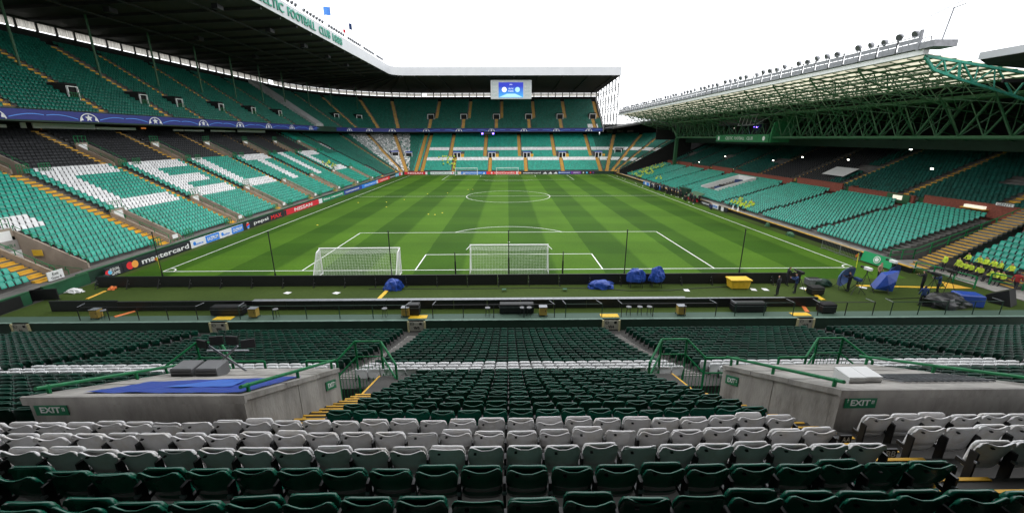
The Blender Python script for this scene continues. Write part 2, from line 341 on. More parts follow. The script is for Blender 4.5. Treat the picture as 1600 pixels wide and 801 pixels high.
# ================================================================== SEATS AS INSTANCED GEOMETRY (numpy)
def tpl_far():
    V = []; F = []; P = []
    def bx(x0,x1,y0,y1,z0,z1,pt,tilt=0.0):
        b = len(V)
        for zz in (z0, z1):
            dy = -tilt*(zz-z0)
            for x, y in ((x0,y0),(x1,y0),(x1,y1),(x0,y1)): V.append((x, y+dy, zz))
        for f in ((4,5,6,7),(0,1,5,4),(1,2,6,5),(2,3,7,6),(3,0,4,7)): F.append(tuple(i+b for i in f)); P.append(pt)
    bx(-.215,.215,-.03,.03,.42,.80,0,.12); bx(-.20,.20,.075,.135,.36,.745,0,.05)
    return np.array(V), np.array(F), np.array(P)
def tpl_mid():
    """curved backrest with dipped top edge + tipped-up pan, side brackets"""
    V = []; F = []; P = []
    xs = [-.225,-.21,-.11,.11,.21,.225]
    def shell(z0, tops, y, yth, bow, wx=1.0, lip=0.0):
        b = len(V); n = len(xs)
        for side in (0, 1):
            for j in range(2):
                for i, x in enumerate(xs):
                    zz = z0 if j == 0 else tops[i]
                    V.append((x*wx, y+(yth if side else 0)-bow*(1-(x/.225)**2)-(.05*j if not lip else lip*j), zz))
        idx = lambda s,j,i: b+s*2*n+j*n+i
        for i in range(n-1):
            F.append((idx(0,0,i),idx(0,0,i+1),idx(0,1,i+1),idx(0,1,i))); F.append((idx(1,0,i+1),idx(1,0,i),idx(1,1,i),idx(1,1,i+1)))
            F.append((idx(0,1,i),idx(0,1,i+1),idx(1,1,i+1),idx(1,1,i)))
        for i, fl in ((0,0),(n-1,1)):
            q = (idx(0,0,i),idx(0,1,i),idx(1,1,i),idx(1,0,i)); F.append(q if not fl else q[::-1])
        P.extend([0]*(len(F)-len(P)))
    shell(.43, [.73,.80,.805,.805,.80,.73], -.03, .045, .03)
    shell(.34, [.71,.775,.79,.79,.775,.71], .045, .045, .015, .93)
    for sx in (-.24, .24):
        b = len(V)
        for x in (sx-.015, sx+.015):
            V.extend([(x,-.08,.30),(x,.10,.30),(x,.06,.62),(x,-.02,.62)])
        for f in ((0,1,2,3),(7,6,5,4),(2,6,7,3),(0,3,7,4),(1,5,6,2)): F.append(tuple(i+b for i in f)); P.append(1)
    return np.array(V), np.array(F), np.array(P)
TF, TM = tpl_far(), tpl_mid()
TN = (TM[0].copy(), TM[1], TM[2]); TN[0][:,0] *= .90; _pn = (TN[0][:,2] < .36) | (TN[0][:,1] > .06); TN[0][:,1] += np.where(_pn & (TN[0][:,1] > .0), .035, 0); TN[0][:,2] -= np.where(_pn & (TN[0][:,2] > .6), .05, 0)
def seat_field(name, tpl, pos, ang, mi, mats, label, jit=0.06):
    """one mesh that holds the seats of a stand: too many to count"""
    tv, tf, tp = tpl; pos = np.asarray(pos, float); ang = np.asarray(ang, float); mi = np.asarray(mi, int); n = len(pos)
    ang = ang+rng.normal(0, jit*0.25, n)
    ca, sa = np.cos(ang), np.sin(ang)
    X = tv[None,:,0]*ca[:,None]-tv[None,:,1]*sa[:,None]+pos[:,0,None]; Y = tv[None,:,0]*sa[:,None]+tv[None,:,1]*ca[:,None]+pos[:,1,None]
    Z = tv[None,:,2]+pos[:,2,None]+rng.normal(0, .008, n)[:,None]
    co = np.stack([X, Y, Z], -1).reshape(-1); nv = len(tv); nf = len(tf)
    faces = (tf[None]+(np.arange(n)*nv)[:,None,None]).reshape(-1)
    me = bpy.data.meshes.new(name); me.vertices.add(n*nv); me.vertices.foreach_set('co', co)
    me.loops.add(n*nf*4); me.loops.foreach_set('vertex_index', faces.astype(np.int32)); me.polygons.add(n*nf)
    me.polygons.foreach_set('loop_start', np.arange(0, n*nf*4, 4, dtype=np.int32))
    for m in mats: me.materials.append(m)
    nb = len(mats)-1
    pm = np.where(tp[None,:] == 1, nb, mi[:,None]).reshape(-1)
    me.polygons.foreach_set('material_index', pm.astype(np.int32))
    at = me.attributes.new('rnd', 'FLOAT', 'POINT'); at.data.foreach_set('value', np.repeat(rng.random(n), nv).astype(np.float32))
    me.update(calc_edges=True); me.validate()
    return tag(place(name, me), label, 'seats', kind='stuff')
SM = [M['teal'], M['white_far'], M['black_seat'], M['dark_seat'], M['grey_seat'], M['black_metal']]

# ================================================================== THE BOWL (left stand, corner, far stand, far right corner)
CX0, CX1, CY = -34.0, 33.6, 105.5
def bp(sec, s, d):
    if sec == 'L': return (CX0-d, s), (1.0, 0.0)
    if sec == 'F': return (s, CY+d), (0.0, -1.0)
    c = CX0 if sec == 'C' else CX1
    return (c+d*math.cos(s), CY+d*math.sin(s)), (-math.cos(s), -math.sin(s))
def fang(f): return math.atan2(-f[0], f[1])
def spts(sec, a, b, n=10):
    if sec in 'LF': return [a, b]
    return [a+(b-a)*i/n for i in range(n+1)]
def strip(b, sec, s0, s1, d0, z0, d1, z1, n=10):
    ss = spts(sec, s0, s1, n)
    for t0, t1 in zip(ss[:-1], ss[1:]):
        A = bp(sec,t0,d0)[0]; B = bp(sec,t1,d0)[0]; Cc = bp(sec,t1,d1)[0]; D = bp(sec,t0,d1)[0]
        b.quad((*A,z0),(*B,z0),(*Cc,z1),(*D,z1))
def wall_strip(b, sec, s0, s1, d, z0, z1, th=0.15, n=10):
    strip(b,sec,s0,s1,d,z0,d,z1,n); strip(b,sec,s0,s1,d,z1,d+th,z1,n); strip(b,sec,s0,s1,d+th,z0,d+th,z1,n)
    for s in (s0, s1):
        A = bp(sec,s,d)[0]; B = bp(sec,s,d+th)[0]; b.quad((*A,z0),(*B,z0),(*B,z1),(*A,z1))
LD0, LZ0, LRD, LRZ, LN = 4.75, 0.95, 0.64, 0.339, 37          # lower tier: first tread, row depth, rise, rows
UD0, UZ0, URD, URZ, UN = 23.3, 15.6, 0.74, 0.495, 24          # upper tier
def lower(k): return LD0+LRD*k, LZ0+LRZ*k
def upper(k): return UD0+URD*k, UZ0+URZ*k
AIS = [7.3+12.1*i for i in range(8)]                          # left stand lower aisles
voids = [(0,8,y+.55,y+2.1) for y in AIS]+[(23,29,y+.1,y+1.7) for y in AIS]+[(0,8,-4.4,-1.75)]
L_Y0 = -17.0
def terrace_row(b, sec, s0, s1, k, f, rd, first_drop=None, cut=()):
    d, zz = f(k); zp = f(k-1)[1] if k > 0 else (first_drop if first_drop is not None else zz-.4)
    iv = [(s0, s1)]
    for (a0, a1) in cut:
        nv = []
        for (p0, p1) in iv:
            if a1 <= p0 or a0 >= p1: nv.append((p0, p1)); continue
            if a0 > p0: nv.append((p0, a0))
            if a1 < p1: nv.append((a1, p1))
        iv = nv
    for p0, p1 in iv:
        strip(b,sec,p0,p1,d,zp,d,zz); strip(b,sec,p0,p1,d,zz,d+rd,zz)

left_stand = thing('grandstand', 'two-tier stand with giant white letters spelled across its teal lower seats', 'stand', (-39,45,0))
far_stand = thing('grandstand', 'far end two-tier stand with a video screen hung under its roof', 'stand', (0,111,0))
# ---- lower terraces
b = MB()
for k in range(LN): terrace_row(b,'L',L_Y0,CY,k,lower,LRD,0.0,[(v[2],v[3]) for v in voids if v[0] <= k <= v[1]])
part(b, 'lower_terrace', M['tread'], left_stand)
b = MB()
for k in range(LN):
    terrace_row(b,'C',math.pi,math.pi/2,k,lower,LRD,0.0); terrace_row(b,'F',CX0,CX1,k,lower,LRD,0.0); terrace_row(b,'K',math.pi/2,0.0,k,lower,LRD,0.0)
part(b, 'lower_terrace', M['tread'], far_stand)
# ---- upper terraces (stop at a side wall at Y=91 on the left stand)
b = MB()
for k in range(UN): terrace_row(b,'L',L_Y0,90.9,k,upper,URD,15.0)
part(b, 'upper_terrace', M['tread'], left_stand)
b = MB()
for k in range(UN):
    terrace_row(b,'L',96.4,CY,k,upper,URD,15.0); terrace_row(b,'C',math.pi,math.pi/2,k,upper,URD,15.0); terrace_row(b,'F',CX0,36.9,k,upper,URD,15.0)
part(b, 'upper_terrace', M['tread'], far_stand)
# ---- side wall between left upper tier and the corner
b = MB(); d0, z0 = upper(0); d1, z1 = upper(UN)
b.prism([(CX0-d0+.1,14.6),(CX0-d0+.1,z0+1.0),(CX0-d1,z1+1.4),(CX0-d1,14.6)], 'y', 91.0, 96.3)
part(b, 'dividing_wall', M['grey'], far_stand)

# ---- seats of the bowl
def letter(block, yl, k):
    """white seats spelling the word, one letter per block; rows 9..22"""
    r = k-9
    if r < 0 or r > 13: return False
    top, bot, mid = r >= 11, r <= 2, 5 <= r <= 7
    if block in (0, 5): return (2.0 <= yl <= 4.3) or ((top or bot) and 2.0 <= yl <= 10.9)
    if block == 1: return (2.0 <= yl <= 4.3) or ((top or bot) and 2.0 <= yl <= 11) or (mid and yl <= 9.8 and yl >= 2)
    if block == 2: return (2.0 <= yl <= 4.4) or (bot and 2.0 <= yl <= 11.2)
    if block == 3: return (5.2 <= yl <= 7.6) or (top and 2.0 <= yl <= 11)
    if block == 4: return 4.6 <= yl <= 7.2
    return False
P_, A_, C_ = [], [], []
def seat_at(sec, s, d, zz, ci, spread=True):
    (x, y), f = bp(sec, s, d); P_.append((x, y, zz)); A_.append(fang(f)); C_.append(ci)
def flush(name, tpl, label):
    global P_, A_, C_
    o = seat_field(name, tpl, P_, A_, C_, SM, label); P_, A_, C_ = [], [], []; return o
for k in range(LN):
    d, zz = lower(k); ds = d+.40
    y = L_Y0
    while y < CY-.3:
        y += .50
        skip = any(v[0] <= k <= v[1] and v[2]-.3 < y < v[3]+.3 for v in voids)
        for a_ in AIS+[-5.3]:
            c = a_ if (k < 23 or a_ < 0) else a_-.75
            if abs(y-c) < .86: skip = True
        if skip: continue
        blk = int((y-7.3)//12.1); yl = (y-7.3) % 12.1
        ci = 0
        if k >= 23 and y < 78: ci = 2
        elif k >= 20 and y >= 84: ci = 3
        elif 0 <= blk <= 5 and letter(blk, yl, k): ci = 1
        elif 9 <= k <= 11 and -6 < y < 1.5: ci = 1
        elif y > 92: ci = 3
        seat_at('L', y, ds, zz, ci)
flush('stadium_seats', TN, 'field of small teal and white tip-up seats spelling large letters on the lower tier')
CAIS = [R(a) for a in (158, 133, 112)]
for k in range(LN):
    d, zz = lower(k); ds = d+.40
    t = math.pi
    while t > math.pi/2+.25/ds:
        t -= .5/ds
        if any(abs(t-c)*ds < .75 for c in CAIS): continue
        pw = 0.0
        if R(100) < t < R(150): pw = .58 if k < 14 else .38
        rr_ = random.random(); seat_at('C', t, ds, zz, 3 if pw == 0 else (1 if rr_ < pw*.55 else (4 if rr_ < .94 else 3)))
    x = CX0
    while x < CX1-.3:
        x += .5
        ok = True
        for a_ in (-32.6, -30.4, -19.3, -6.45, 6.45, 19.6, 33.0):
            cc = a_ if (k < 13 or a_ < -25) else a_-2.1
            if abs(x-cc) < .75: ok = False
            if 12 <= k <= 17 and a_ > -25 and -1.3 < x-a_ < 3.0: ok = False
        if not ok: continue
        seat_at('F', x, ds, zz, 1 if (x > -31 and (k in (9,10,11) or k in (19,20,21))) else 0)
    t = math.pi/2
    while t > 0.02:
        t -= .5/ds
        if any(abs(t-c)*ds < .75 for c in (R(72), R(50), R(33), R(14))): continue
        seat_at('K', t, ds, zz, 1 if k in (9,10,11,19,20,21) else 3)
flush('stadium_seats', TF, 'banks of tiny teal seats with white bands on the far lower tier and its corners')
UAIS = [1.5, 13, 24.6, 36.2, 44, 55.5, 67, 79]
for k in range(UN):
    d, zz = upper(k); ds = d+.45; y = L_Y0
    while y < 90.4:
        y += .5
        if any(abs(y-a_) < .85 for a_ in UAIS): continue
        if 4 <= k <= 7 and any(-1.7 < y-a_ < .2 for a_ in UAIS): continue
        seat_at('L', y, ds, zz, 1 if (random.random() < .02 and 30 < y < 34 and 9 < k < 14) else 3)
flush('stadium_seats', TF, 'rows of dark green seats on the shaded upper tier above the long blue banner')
UFA = [-30.5, -17.4, -4.4, 8.4, 20.9, 34.0]
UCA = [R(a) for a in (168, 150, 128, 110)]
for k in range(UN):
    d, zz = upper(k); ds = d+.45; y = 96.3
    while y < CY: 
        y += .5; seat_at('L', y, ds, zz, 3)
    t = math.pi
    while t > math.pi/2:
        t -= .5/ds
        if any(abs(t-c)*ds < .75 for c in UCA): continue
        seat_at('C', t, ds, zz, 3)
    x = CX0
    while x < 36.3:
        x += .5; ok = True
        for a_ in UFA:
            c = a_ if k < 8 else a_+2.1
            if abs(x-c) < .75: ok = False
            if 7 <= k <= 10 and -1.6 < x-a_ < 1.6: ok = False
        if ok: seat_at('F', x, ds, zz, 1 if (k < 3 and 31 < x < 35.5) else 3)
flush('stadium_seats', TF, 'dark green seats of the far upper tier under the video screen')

# ---- aisles: one stair per aisle, yellow nosings
def stair(parent, sec, s, wdt, f, rd, rz, k0, k1, name='aisle_stair'):
    b = MB(); 
    for k in range(k0, k1):
        d, zz = f(k)
        for h in (0, 1):
            dd = d+h*rd/2; z1 = zz+.006+h*rz/2; (cx, cy), fv = bp(sec, s, dd)
            tx, ty = fv[1], -fv[0]
            ow = (-fv[0], -fv[1])
            q = [(cx+tx*wdt/2*sx+ow[0]*l, cy+ty*wdt/2*sx+ow[1]*l) for sx, l in ((-1,0),(1,0),(1,rd/2),(-1,rd/2))]
            b.add([(*p,zz-.02) for p in q]+[(*p,z1+.02) for p in q], [(4,5,6,7),(0,1,5,4),(1,2,6,5),(3,0,4,7)])
    part(b, name, M['yellow'], parent)
for a_ in AIS+[-5.3]: stair(left_stand,'L',a_,1.2,lower,LRD,LRZ,0,23)
for a_ in AIS: stair(left_stand,'L',a_-.75,1.2,lower,LRD,LRZ,23,LN)
for a_ in (-32.6,-30.4,-19.3,-6.45,6.45,19.6,33.0):
    stair(far_stand,'F',a_,1.15,lower,LRD,LRZ,0,13)
    stair(far_stand,'F',a_ if a_ < -25 else a_-2.1,1.15,lower,LRD,LRZ,13,LN)
for c in CAIS: stair(far_stand,'C',c,1.15,lower,LRD,LRZ,0,LN)
for c in (R(72),R(50),R(33),R(14)): stair(far_stand,'K',c,1.15,lower,LRD,LRZ,0,LN)
for a_ in UAIS: stair(left_stand,'L',a_,1.3,upper,URD,URZ,0,UN-1)
for a_ in UFA: stair(far_stand,'F',a_,1.1,upper,URD,URZ,0,8); stair(far_stand,'F',a_+2.1,1.1,upper,URD,URZ,8,UN-1)
for c in UCA: stair(far_stand,'C',c,1.1,upper,URD,URZ,0,UN-1)

# ---- railings
def railing(b, pts, h=1.05, spacing=1.5, r=.03, mid=(0.5,), post_r=None, follow=True):
    """tubular guard rail along a list of floor points"""
    post_r = post_r or r*1.15
    pts = [Vector(p) for p in pts]
    for a_, c_ in zip(pts[:-1], pts[1:]):
        up = Vector((0,0,h)); b.tube(a_+up, c_+up, r, 6)
        for m_ in mid: b.tube(a_+up*m_, c_+up*m_, r*.8, 5)
        n_ = max(1, round((c_-a_).length/spacing))
        for i in range(n_+1): q = a_.lerp(c_, i/n_); b.tube(q, q+up, post_r, 6)
    return b
# ---- lower vomitories of the left stand
def vomitory(y0, y1, k0, k1, sign, fz, gate=False):
    d0, z0 = lower(k0); d1, z1 = lower(k1+1); x0, x1 = CX0-d0, CX0-d1
    v = MB()
    for yy, th in ((y0,-.16),(y1,.16)):
        v.mat(0).prism([(x0,fz-.1),(x0,z0+.5),(x1,z1+.5),(x1,fz-.1)][::-1], 'y', yy, yy+th)
    # back wall with doorway
    v.mat(0).box(x1-.2,x1,y0,y0+.25,fz,z1+.75); v.box(x1-.2,x1,y1-.25,y1,fz,z1+.75); v.box(x1-.2,x1,y0+.25,y1-.25,min(fz+2.1,z1+.3),z1+.75)
    o = part(v, 'vomitory', [M['vomwall']], left_stand)
    f = MB(); f.box(x1-1.2,x0,y0+.01,y1-.01,fz-.1,fz); part(f, 'vomitory_floor', M['concrete'], left_stand).parent = o
    dk = MB(); dk.box(x1-1.0,x1-.9,y0,y1,fz,z1+.4); part(dk, 'vomitory_opening', M['dark'], left_stand).parent = o
    s = MB(); s.box(x1+.01,x1+.05,y0+.25,y1-.25,min(fz+2.1,z1+.3),z1+.55); part(s, 'sign_panel', M['white'], left_stand).parent = o
    r_ = MB(); railing(r_, [(x1,y1+.08,z1+.5),(x0,y1+.08,z0+.5)], .45, 1.6, .03, ()); railing(r_, [(x1,y0-.08,z1+.5),(x0,y0-.08,z0+.5)], .45, 1.6, .03, ())
    railing(r_, [(x1-.1,y0,z1+.7),(x1-.1,y1,z1+.7)], .9, .5, .03, (.5,)); part(r_, 'handrail', M['rail'], left_stand).parent = o
    if sign:
        s = MB(); s.box(x0+.05,x0+.09,y0+.35,y0+1.1,fz+.85,fz+1.3); part(s, 'gate_sign', M['white'], left_stand).parent = o
        r_ = MB(); railing(r_, [(x0+.02,y0,fz),(x0+.02,y1,fz)], .75, .5, .03, (.5,)); part(r_, 'gate_rail', M['rail'], left_stand).parent = o
for a_ in AIS[:-1]:
    vomitory(a_+.55, a_+2.1, 0, 8, True, .45)
    vomitory(a_+.1, a_+1.7, 23, 29, False, lower(23)[1]-.3)
    d, zz = lower(9); r_ = MB()
    for yy in (a_+2.6, a_-2.2): railing(r_, [(CX0-lower(0)[0]+.15, yy, .95),(CX0-lower(0)[0]+.15, yy+1.3, .95)], 1.0, .33, .03, (.33,.66))
    for yy in (a_+.2, a_+2.4):
        d, zz = lower(22); railing(r_, [(CX0-d-.2,yy,zz+.35),(CX0-d-.2,yy+1.2,zz+.35)], .95, .3, .03, (.33,.66))
    part(r_, 'guard_rail', M['rail'], left_stand)
# near tunnel of the left stand: white door frame, sloping brown walls, sign
vomitory(-4.4, -1.75, 0, 8, False, .25)
xb = CX0-lower(9)[0]
b = MB(); b.box(xb+.02,xb+.25,-4.4,-4.05,.25,2.4); b.box(xb+.02,xb+.25,-2.25,-1.8,.25,2.4); b.box(xb+.02,xb+.28,-4.4,-1.8,2.4,2.75); part(b, 'door_frame', M['white'], left_stand)
b = MB(); b.box(xb+.03,xb+.2,-4.4,-1.8,2.78,3.7); part(b, 'door_header', M['concrete'], left_stand)
for yy, s_ in ((-3.6, 'EXIT'), (-2.5, 'GATE 4')): text(s_, left_stand, (xb+.24, yy, 3.25), (0,1,0), (0,0,1), .8, .28, M['rail'])
b = MB(); railing(b, [(-43,-3.1,.3),(-39.2,-3.1,.3)], .95, 1.1, .03, (.5,)); railing(b, [(-43.5,-1.95,1.2),(-39.2,-1.95,.6)], .35, 1.6, .025, ()); part(b, 'handrail', M['rail'], left_stand)
b = MB(); b.box(-43.2,-42.3,-1.93,-1.90,2.2,2.75); part(b, 'yellow_notice', M['yellow_plain'], left_stand)
sg = thing('gate_sign', 'white exit gate sign on green rails beside the tunnel mouth', 'sign', (-38.3,-4.9,.3))
b = MB(); b.box(-38.32,-38.26,-5.6,-4.35,1.0,1.75); part(b, 'panel', M['white'], sg)
b = MB(); 
for yy in (-5.5,-5.0,-4.45): b.tube((-38.4,yy,.3),(-38.4,yy,1.3),.035,6)
b.tube((-38.4,-5.6,1.0),(-38.4,-4.3,1.0),.03,6); part(b, 'post', M['rail'], sg)
text('Exit', sg, (-38.245,-4.97,1.52), (0,1,0), (0,0,1), .5, .22, M['black']); text('Gate 4', sg, (-38.245,-4.97,1.2), (0,1,0), (0,0,1), .8, .22, M['black'])
# ---- front walls
b = MB(); b.mat(0).box(-37.75,-37.55,-3.95,CY,.0,.98); b.mat(1).box(-37.78,-37.52,-3.95,CY,.985,1.05); part(b, 'front_wall', [M['darkgreen'], M['steel_green']], left_stand)
b = MB(); b.mat(0).box(-37.6,-37.4,-6.9,-3.2,0,.95); b.mat(1).box(-37.63,-37.37,-6.9,-3.2,.955,1.0); b.mat(0).box(-37.6,-37.4,-11,-7.9,0,.95); b.mat(1).box(-37.63,-37.37,-11,-7.9,.955,1.0); part(b, 'front_wall', [M['green_wall'], M['steel_green']], left_stand)
b = MB(); b.box(-37.36,-37.30,-11,-8.6,.05,.9); part(b, 'black_panel', M['black'], left_stand)
b = MB(); b.quad((-38.75,-17,.93),(-37.76,-17,.93),(-37.76,CY,.93),(-38.75,CY,.93)); part(b, 'front_walkway', M['tread'], left_stand)
b = MB(); wall_strip(b,'C',math.pi,math.pi/2,3.65,0,1.0); wall_strip(b,'F',CX0,CX1,3.65,0,1.0); wall_strip(b,'K',math.pi/2,.45,3.65,0,1.0); part(b, 'front_wall', M['darkgreen'], far_stand)
b = MB(); strip(b,'C',math.pi,math.pi/2,3.8,.9,4.75,.9); strip(b,'F',CX0,CX1,3.8,.9,4.75,.9); strip(b,'K',math.pi/2,.45,3.8,.9,4.75,.9); part(b, 'front_walkway', M['tread'], far_stand)
# ---- balcony, soffit, back wall of lower tier
def secs(kind): return [('L',L_Y0,90.9,left_stand)] if kind == 'L' else [('L',90.95,CY,far_stand),('C',math.pi,math.pi/2,far_stand),('F',CX0,36.9,far_stand)]
for kind in 'LF':
    par = left_stand if kind == 'L' else far_stand
    bal, sof, bk, ban = MB(), MB(), MB(), MB()
    for sec, s0, s1, _ in secs(kind):
        strip(bal,sec,s0,s1,23.0,14.4,23.0,15.85,14); strip(bal,sec,s0,s1,23.0,15.85,23.3,15.85,14); strip(bal,sec,s0,s1,23.3,15.0,23.3,15.85,14)
        strip(sof,sec,s0,s1,23.0,14.4,33.0,14.4,14)
        strip(bk,sec,s0,s1,29.2,13.2,29.2,14.4,14)
        if not (sec == 'L' and kind == 'F'): strip(ban,sec,s0,s1,22.94,14.58,22.90,15.74,40); strip(ban,sec,s0,s1,22.90,15.74,23.0,15.78,40)
    part(bal,'balcony',M['darkgreen'],par); part(sof,'soffit',M['roof_rib'],par); part(bk,'back_wall',M['dark'],par)
    part(ban,'banner',flat('blue_banner',(0.022,0.030,0.21),.45),par)
def emblem(par, sec, s, wd=2.6):
    """white star ball rising from the lower hem of the banner, with pale blue streaks beside it"""
    (cx, cy), f = bp(sec, s, 22.87); rt = Vector((-f[1], f[0], 0)); rt = Vector((0,0,1)).cross(Vector((f[0],f[1],0))); c = Vector((cx, cy, 14.59)); up = Vector((0,0,1)); b = MB()
    n = 12
    for i in range(n):
        t0, t1 = math.pi*i/n, math.pi*(i+1)/n
        b.quad(*[c+rt*math.cos(t)*r_*wd/2+up*math.sin(t)*r_*1.08 for t, r_ in ((t0,.9),(t0,1.0),(t1,1.0),(t1,.9))])
    st = [c+up*.46+(rt*math.sin(2*math.pi*i/10)*.55*wd/2.6+up*math.cos(2*math.pi*i/10)*.50)*(1 if i % 2 == 0 else .45) for i in range(10)]
    b.add(st+[c+up*.46], [(i,(i+1)%10,10) for i in range(10)])
    for sx in (-1, 1):
        q = [c+rt*sx*wd*.30+up*.18, c+rt*sx*wd*.46+up*.10, c+rt*sx*wd*.36+up*.62]; b.add(q, [(0,1,2)])
    part(b, 'emblem', M['white'], par)
    b = MB()
    for sx in (-1, 1):
        for i in range(8):
            x0, x1 = 1.5+i*.48, 1.5+(i+1)*.48; zf = lambda x: .15+.5*math.sin((x-1.3)*.55)
            th = .10
            if sec != 'C': b.quad(*[c+rt*sx*x+up*(zf(x)+t_) for x, t_ in ((x0,0),(x1,0),(x1,th),(x0,th))])
    if b.v: part(b, 'stripe', flat('pale_blue_print',(.10,.30,.85)), par)
for i in range(8): emblem(left_stand, 'L', 10.2+10.95*i)
for i in range(6): emblem(far_stand, 'F', -31.5+12.6*i)
for t in (160, 138, 116): emblem(far_stand, 'C', R(t))
# white boxes at the rear of the left lower tier
for i, (y0, y1, h) in enumerate(((-8,6.5,.5),(8,15.6,.5),(17.2,17.8,.9),(18.6,27,.9),(27.2,34,.5),(42,44.5,.4),(44.8,50,.4),(52,60,.5),(61,72,.7))):
    b = MB(); b.box(-62.05,-61.9,y0,y1,13.72,13.72+h*.75); part(b, 'white_panel', M['white'], left_stand)
b = MB()
for i in range(9): b.box(-62.7,-62.4,4+11*i,6.2+11*i,13.2,14.3)
part(b, 'dark_opening', M['dark'], left_stand)
for y_ in (20.5, 22.8, 25.2, 36.4, 38.2):
    b = MB(); b.box(-63.05,-63.0,y_,y_+1.1,13.6,14.2); part(b, 'lit_window', emit('amber_window%d' % int(y_), (1,.35,.08), .35), left_stand)
# ---- portals on the upper tier and far lower tier
def portal(par, sec, s, d, zf, wd, ht, dp, top, doors=1, green=False):
    (cx, cy), f = bp(sec, s, d); ang = fang(f); mat_ = Matrix.Translation((cx,cy,0)) @ Matrix.Rotation(ang, 4, 'Z')
    def ad(b, name, m, par2):
        me = b.mesh(name, m); me.transform(mat_); o = wp(place(name, me), par)
        if par2 is not None: o.parent = par2
        return o
    b = MB(); t = .10 if green else .16
    for x0, x1, z0_, z1_ in ((-wd/2,-wd/2+t,zf,zf+ht),(wd/2-t,wd/2,zf,zf+ht),(-wd/2+t,wd/2-t,zf+ht-t,zf+ht)): b.box(x0,x1,-.2,0,z0_,z1_)
    if doors == 2: b.box(-.12,.12,-.2,0,zf,zf+ht-t)
    po = ad(b, 'portal_frame', M['white'], None)
    b = MB(); b.box(-wd/2,-wd/2+.12,-dp,-.21,zf,zf+ht); b.box(wd/2-.12,wd/2,-dp,-.21,zf,zf+ht); ad(b, 'portal_side_wall', M['dark'], po)
    b = MB(); b.box(-wd/2+t,wd/2-t,-dp-.02,-.35,zf,zf+ht-t); ad(b, 'portal_opening', M['dark'], po)
    b = MB(); b.box(-wd/2-.05,wd/2+.05,-dp-.3,-.15 if top is M['dark'] else .06,zf+ht+.005,zf+ht+.4); ad(b, 'portal_roof', top, po)
    if green:
        b = MB(); railing(b, [(-wd/2,.1,zf-.3),(wd/2,.1,zf-.3)], 1.2, .3, .03, (.5,)); ad(b, 'gate', M['rail'], po)
for a_ in UAIS[1:]: portal(left_stand,'L',a_-.9,UD0+4.2*URD,upper(4)[1]+.05,1.5,1.75,2.6,M['dark'],1,True)
for a_ in UFA: portal(far_stand,'F',a_,UD0+7.6*URD,upper(7)[1]+.2,2.6,2.1,2.4,M['dark'])
for c in (R(159),R(139)): portal(far_stand,'C',c,UD0+6.5*URD,upper(6)[1],2.2,2.0,2.4,M['dark'])
for a_ in (-19.3,-6.45,6.45,19.6,33.0):
    portal(far_stand,'F',a_+.6,LD0+12.4*LRD,lower(12)[1],2.6,2.1,2.6,flat('blue_sign',(.04,.07,.35)),2)
    b = MB(); d, zz = lower(12); b.box(a_+2.0,a_+3.0,CY+d+.3,CY+d+2.9,zz,zz+1.5); part(b, 'yellow_stair_side', M['yellow'], far_stand)
portal(far_stand,'C',R(101),LD0+12.4*LRD,lower(12)[1],2.4,2.1,2.6,flat('blue_sign',(.04,.07,.35)))
portal(far_stand,'C',R(122),LD0+13.4*LRD,lower(13)[1],2.6,2.1,2.6,flat('blue_sign',(.04,.07,.35)))
portal(far_stand,'K',R(61),LD0+16*LRD,lower(16)[1],2.6,1.8,2.6,M['dark'])
# ---- roof: dark soffit sheet, white fascia, top sheet, beams, columns, translucent rear windows
RD0, RD1, RZ0, RZ1 = 4.4, 41.6, 32.25, 30.55
for kind in 'LF':
    par = left_stand if kind == 'L' else far_stand
    ss = [('L',L_Y0,CY)] if kind == 'L' else [('C',math.pi,math.pi/2),('F',CX0,37.9)]
    sf, fa, tp, rw, kb = MB(), MB(), MB(), MB(), MB()
    for sec, s0, s1 in ss:
        strip(sf,sec,s0,s1,RD0,RZ0,RD1,RZ1,14)
        strip(fa,sec,s0,s1,RD0-.15,RZ0-.02,RD0-.15,34.8,8); strip(fa,sec,s0,s1,RD0-.15,34.8,RD0+.2,34.8,8); strip(fa,sec,s0,s1,RD0-.15,RZ0-.02,RD0,RZ0-.02,8)
        strip(tp,sec,s0,s1,RD0,34.5,RD1+1,32.6,14); strip(tp,sec,s0,s1,RD1+1,32.6,RD1+1,30.4,14)
        strip(rw,sec,s0,s1,RD1,12.0,RD1,28.9,14)                   # wall behind the last row
        strip(kb,sec,s0,s1,RD1-.02,30.35,RD1-.02,30.55,14)
    part(sf,'roof_soffit',M['roof_dark'],par); part(fa,'fascia',M['fascia'],par); part(tp,'roof_sheet',M['roof_rib'],par); part(rw,'rear_wall',M['dark'],par); part(kb,'window_head',M['roof_rib'],par)
b = MB(); b.add([(37.9,CY+RD0,RZ0),(37.9,CY+RD1,RZ1),(37.9,CY+RD1+1,32.6),(37.9,CY+RD0,34.7)], [(0,1,2,3)]); part(b,'roof_end',M['grey'],far_stand)
def pane(par, sec, s0, s1):
    b = MB(); strip(b,sec,s0,s1,RD1,29.05,RD1,30.2,1); part(b,'window_pane',M['window'],par)
    b = MB(); wall_strip(b,sec,s1,s1+(.32 if sec in 'LF' else -.32/RD1),RD1-.1,28.9,30.4,.2,1); part(b,'window_post',M['roof_rib'],par)
y = -6.0
while y < CY-3: pane(left_stand,'L',y,y+2.7); y += 3.02
t = math.pi
while t > math.pi/2+.06: pane(far_stand,'C',t,t-2.7/RD1); t -= 3.02/RD1
x = CX0
while x < 36: pane(far_stand,'F',x,x+2.7); x += 3.02
